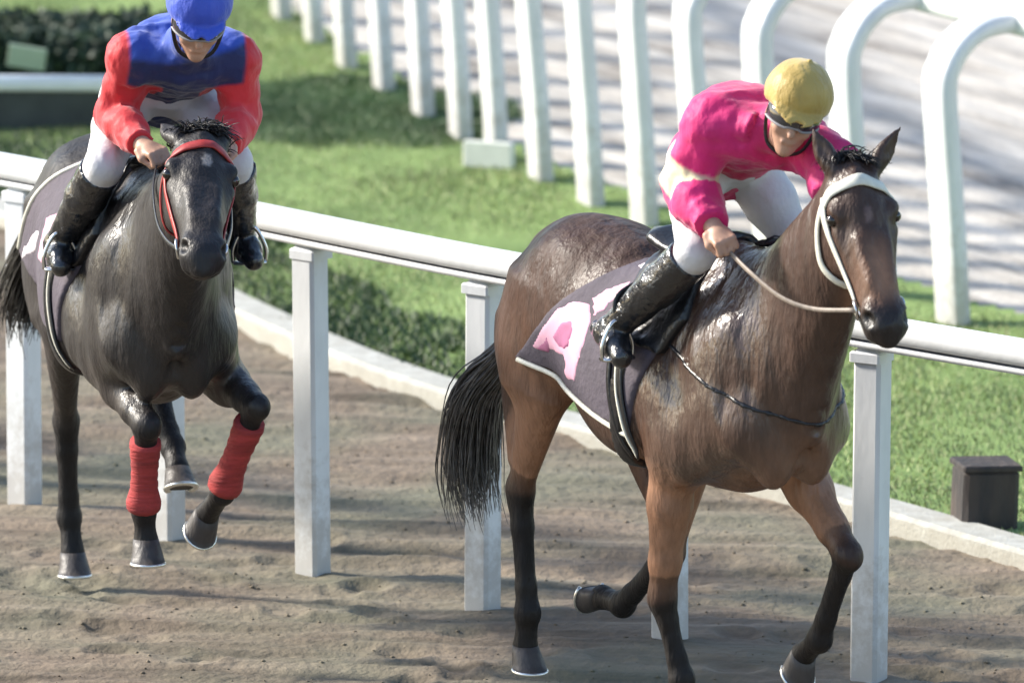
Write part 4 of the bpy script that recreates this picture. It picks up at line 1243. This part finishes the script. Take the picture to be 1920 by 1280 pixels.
    for o_ in (.024, -.024):
        fr_.tube([q + hU * o_ * (.72 if abs(k - 8) < 2 and o_ < 0 else 1) + nrm(q - Hc) * .006 for k, q in enumerate(pts)], .0048, 6)
    fr_.build('goggle_frame', M['groove'], body)
    st = MB()
    for s_ in (-1, 1):
        st.tube(smooth_path([HP(.035, .083 * s_, .01), HP(.03, .080 * s_, -.05), HP(.045, .055 * s_, -.115), HP(.055, .0, -.142)], 5), 1.0, 6, flat=(.007, .003))
    st.build('chin_strap', M['leather'], body)
    return body, grips, P

def step(x, w=.006): return np.clip(x / w + .5, 0, 1)
def along(V, p, q, ext=1.0):
    v = q - p; t = ((V - p) @ v) / (v @ v)
    return t, np.linalg.norm(V - p - np.clip(t, 0, ext)[:, None] * v, axis=1)
def patA(V, P, shc, spine, fr, lat):
    """pink silk shading to crimson; a cream hoop round each upper arm"""
    k = (.5 + .5 * vnoise3(V * 6, 2))[:, None]
    col = np.array((.70, .022, .22)) * k + np.array((.62, .012, .075)) * (1 - k)
    for a in 'r':
        t, d = along(V, P[a + 'sh'], P[a + 'elb'], 1.15)
        w = (d < .105) * step(t - .60, .05) * step(1.08 - t, .05)
        col = col * (1 - w[:, None]) + np.array((.72, .62, .40)) * w[:, None]
    return col
def patB(V, P, shc, spine, fr, lat):
    """navy body, royal blue over the shoulders, red sleeves"""
    col = np.tile((.014, .022, .095), (len(V), 1))
    up = (V - shc) @ spine; f_ = (V - shc) @ fr
    w = step(V[:, 2] - shc[2] - .012 + .022 * vnoise3(V * 9, 6) - .25 * np.maximum((V - shc) @ lat, 0), .02)[:, None]
    col = col * (1 - w) + np.array((.030, .080, .42)) * w
    for a in 'rl':
        sg = -1 if a == 'r' else 1
        t, d = along(V, P[a + 'sh'], P[a + 'elb'])
        out = ((V - P[a + 'sh']) @ lat) * sg
        w = (d < .125) * np.maximum(step(t - .30, .06), step(out - .030, .012))
        t2, d2 = along(V, P[a + 'elb'], P[a + 'wr'])
        w = np.maximum(w, (d2 < .105) * step(t2 + .3, .1))[:, None]
        col = col * (1 - w) + np.array((.60, .026, .034)) * w
    return col

cA = dict(seed=17, sleeve=1.45, skin=M['skin'], up=(.30, .16, .94), face=(.82, -.50, -.30), handN=(.1, -.35, .9), back=.055,
    label='rider in pink silks and gold cap crouching over the bay horse', cap=M['gold_silk'], pattern=patA,
    J=dict(head=(.42, -.028, 2.115), rsh=(.17, -.180, 2.045), lsh=(.285, .055, 1.995), rhip=(-.15, -.045, 1.865), lhip=(-.13, .115, 1.865),
           relb=(.07, -.215, 1.835), rwr=(.285, -.245, 1.738), rhand=(.36, -.245, 1.70), lelb=(.465, .105, 1.925), lwr=(.53, .03, 1.83), lhand=(.56, .0, 1.80),
           rknee=(.16, -.235, 1.635), rank=(-.19, -.345, 1.335), rtoe=(-.06, -.375, 1.275), lknee=(.03, .225, 1.60), lank=(-.19, .335, 1.335), ltoe=(-.06, .36, 1.275)))
riderA, gripsA, PA = build_rider(cA, horseA)
cB = dict(seed=23, sleeve=.8, skin=M['skin'], up=(.42, .03, .90), face=(.84, -.10, -.50), handN=(.1, -.2, .9), back=.05,
    label='rider in navy silks with red sleeves and a blue cap on the brown-black horse', cap=M['blue_silk'], pattern=patB,
    J=dict(head=(.40, .095, 2.180), rsh=(.17, -.080, 2.01), lsh=(.17, .250, 1.99), rhip=(-.18, -.03, 1.845), lhip=(-.18, .17, 1.845),
           relb=(.10, -.135, 1.81), rwr=(.345, -.085, 1.745), rhand=(.42, -.045, 1.725), lelb=(.14, .285, 1.795), lwr=(.36, .195, 1.735), lhand=(.43, .15, 1.72),
           rknee=(.17, -.185, 1.650), rank=(-.14, -.285, 1.335), rtoe=(.0, -.300, 1.285), lknee=(.17, .255, 1.645), lank=(-.13, .335, 1.335), ltoe=(.01, .35, 1.285)))
riderB, gripsB, PB = build_rider(cB, horseB)

brA = bridle(SA, HA, horseA, M['white_strap'], M['white_strap'], 'white bridle and reins on the bay horse', gripsA, 1.55, True)
brB = bridle(SB, HB, horseB, M['red_strap'], M['red_strap'], 'red bridle with dark reins on the brown-black horse', gripsB, 1.45, False)

def stirrups(P, sd):
    for a, s in (('r', -1), ('l', 1)):
        an, to = P[a + 'ank'], P[a + 'toe']; c = an * .35 + to * .65 + np.array([0, 0, -.032])
        b = MB(); w = .055; hh = .115
        b.tube(smooth_path([c + np.array([0, -w, 0]), c + np.array([0, -w, .05]), c + np.array([0, -.02, hh]), c + np.array([0, .02, hh]), c + np.array([0, w, .05]), c + np.array([0, w, 0])], 5), .007, 8)
        b.tube([c + np.array([0, -w, 0]), c + np.array([0, 0, -.003]), c + np.array([0, w, 0])], 1.0, 8, flat=(.022, .006), normals=[(0, 0, 1)] * 3)
        b.build('stirrup_iron', M['steel'], sd)
        b = MB(); b.tube(smooth_path([c + np.array([0, 0, hh]), c + np.array([-.01, -.01 * s, .2]), (-.10, .235 * s, 1.52)], 6), 1.0, 6, flat=(.011, .004)); b.build('stirrup_leather', M['leather'], sd)
stirrups(PA, saddleA); stirrups(PB, saddleB)

# breast strap and neck strap on the bay horse
def breast_girth(S, U, horse, label):
    X, Y, Z = S.coords(); X3 = np.broadcast_to(X, U.shape); Z3 = np.broadcast_to(Z, U.shape)
    g = np.maximum(np.abs(Z3 - 1.165 - (X3 - .4) * (-.36)) * .94 - .008, -.12 - X3)
    o = shell_obj('breast_strap', S, U, np.maximum(g, Z3 - 1.5), .007, M['leather'])
    place_like(o, horse); tag(o, label, 'strap')
breast_girth(SA, UA, horseA, 'thin dark breast strap round the chest of the bay horse')
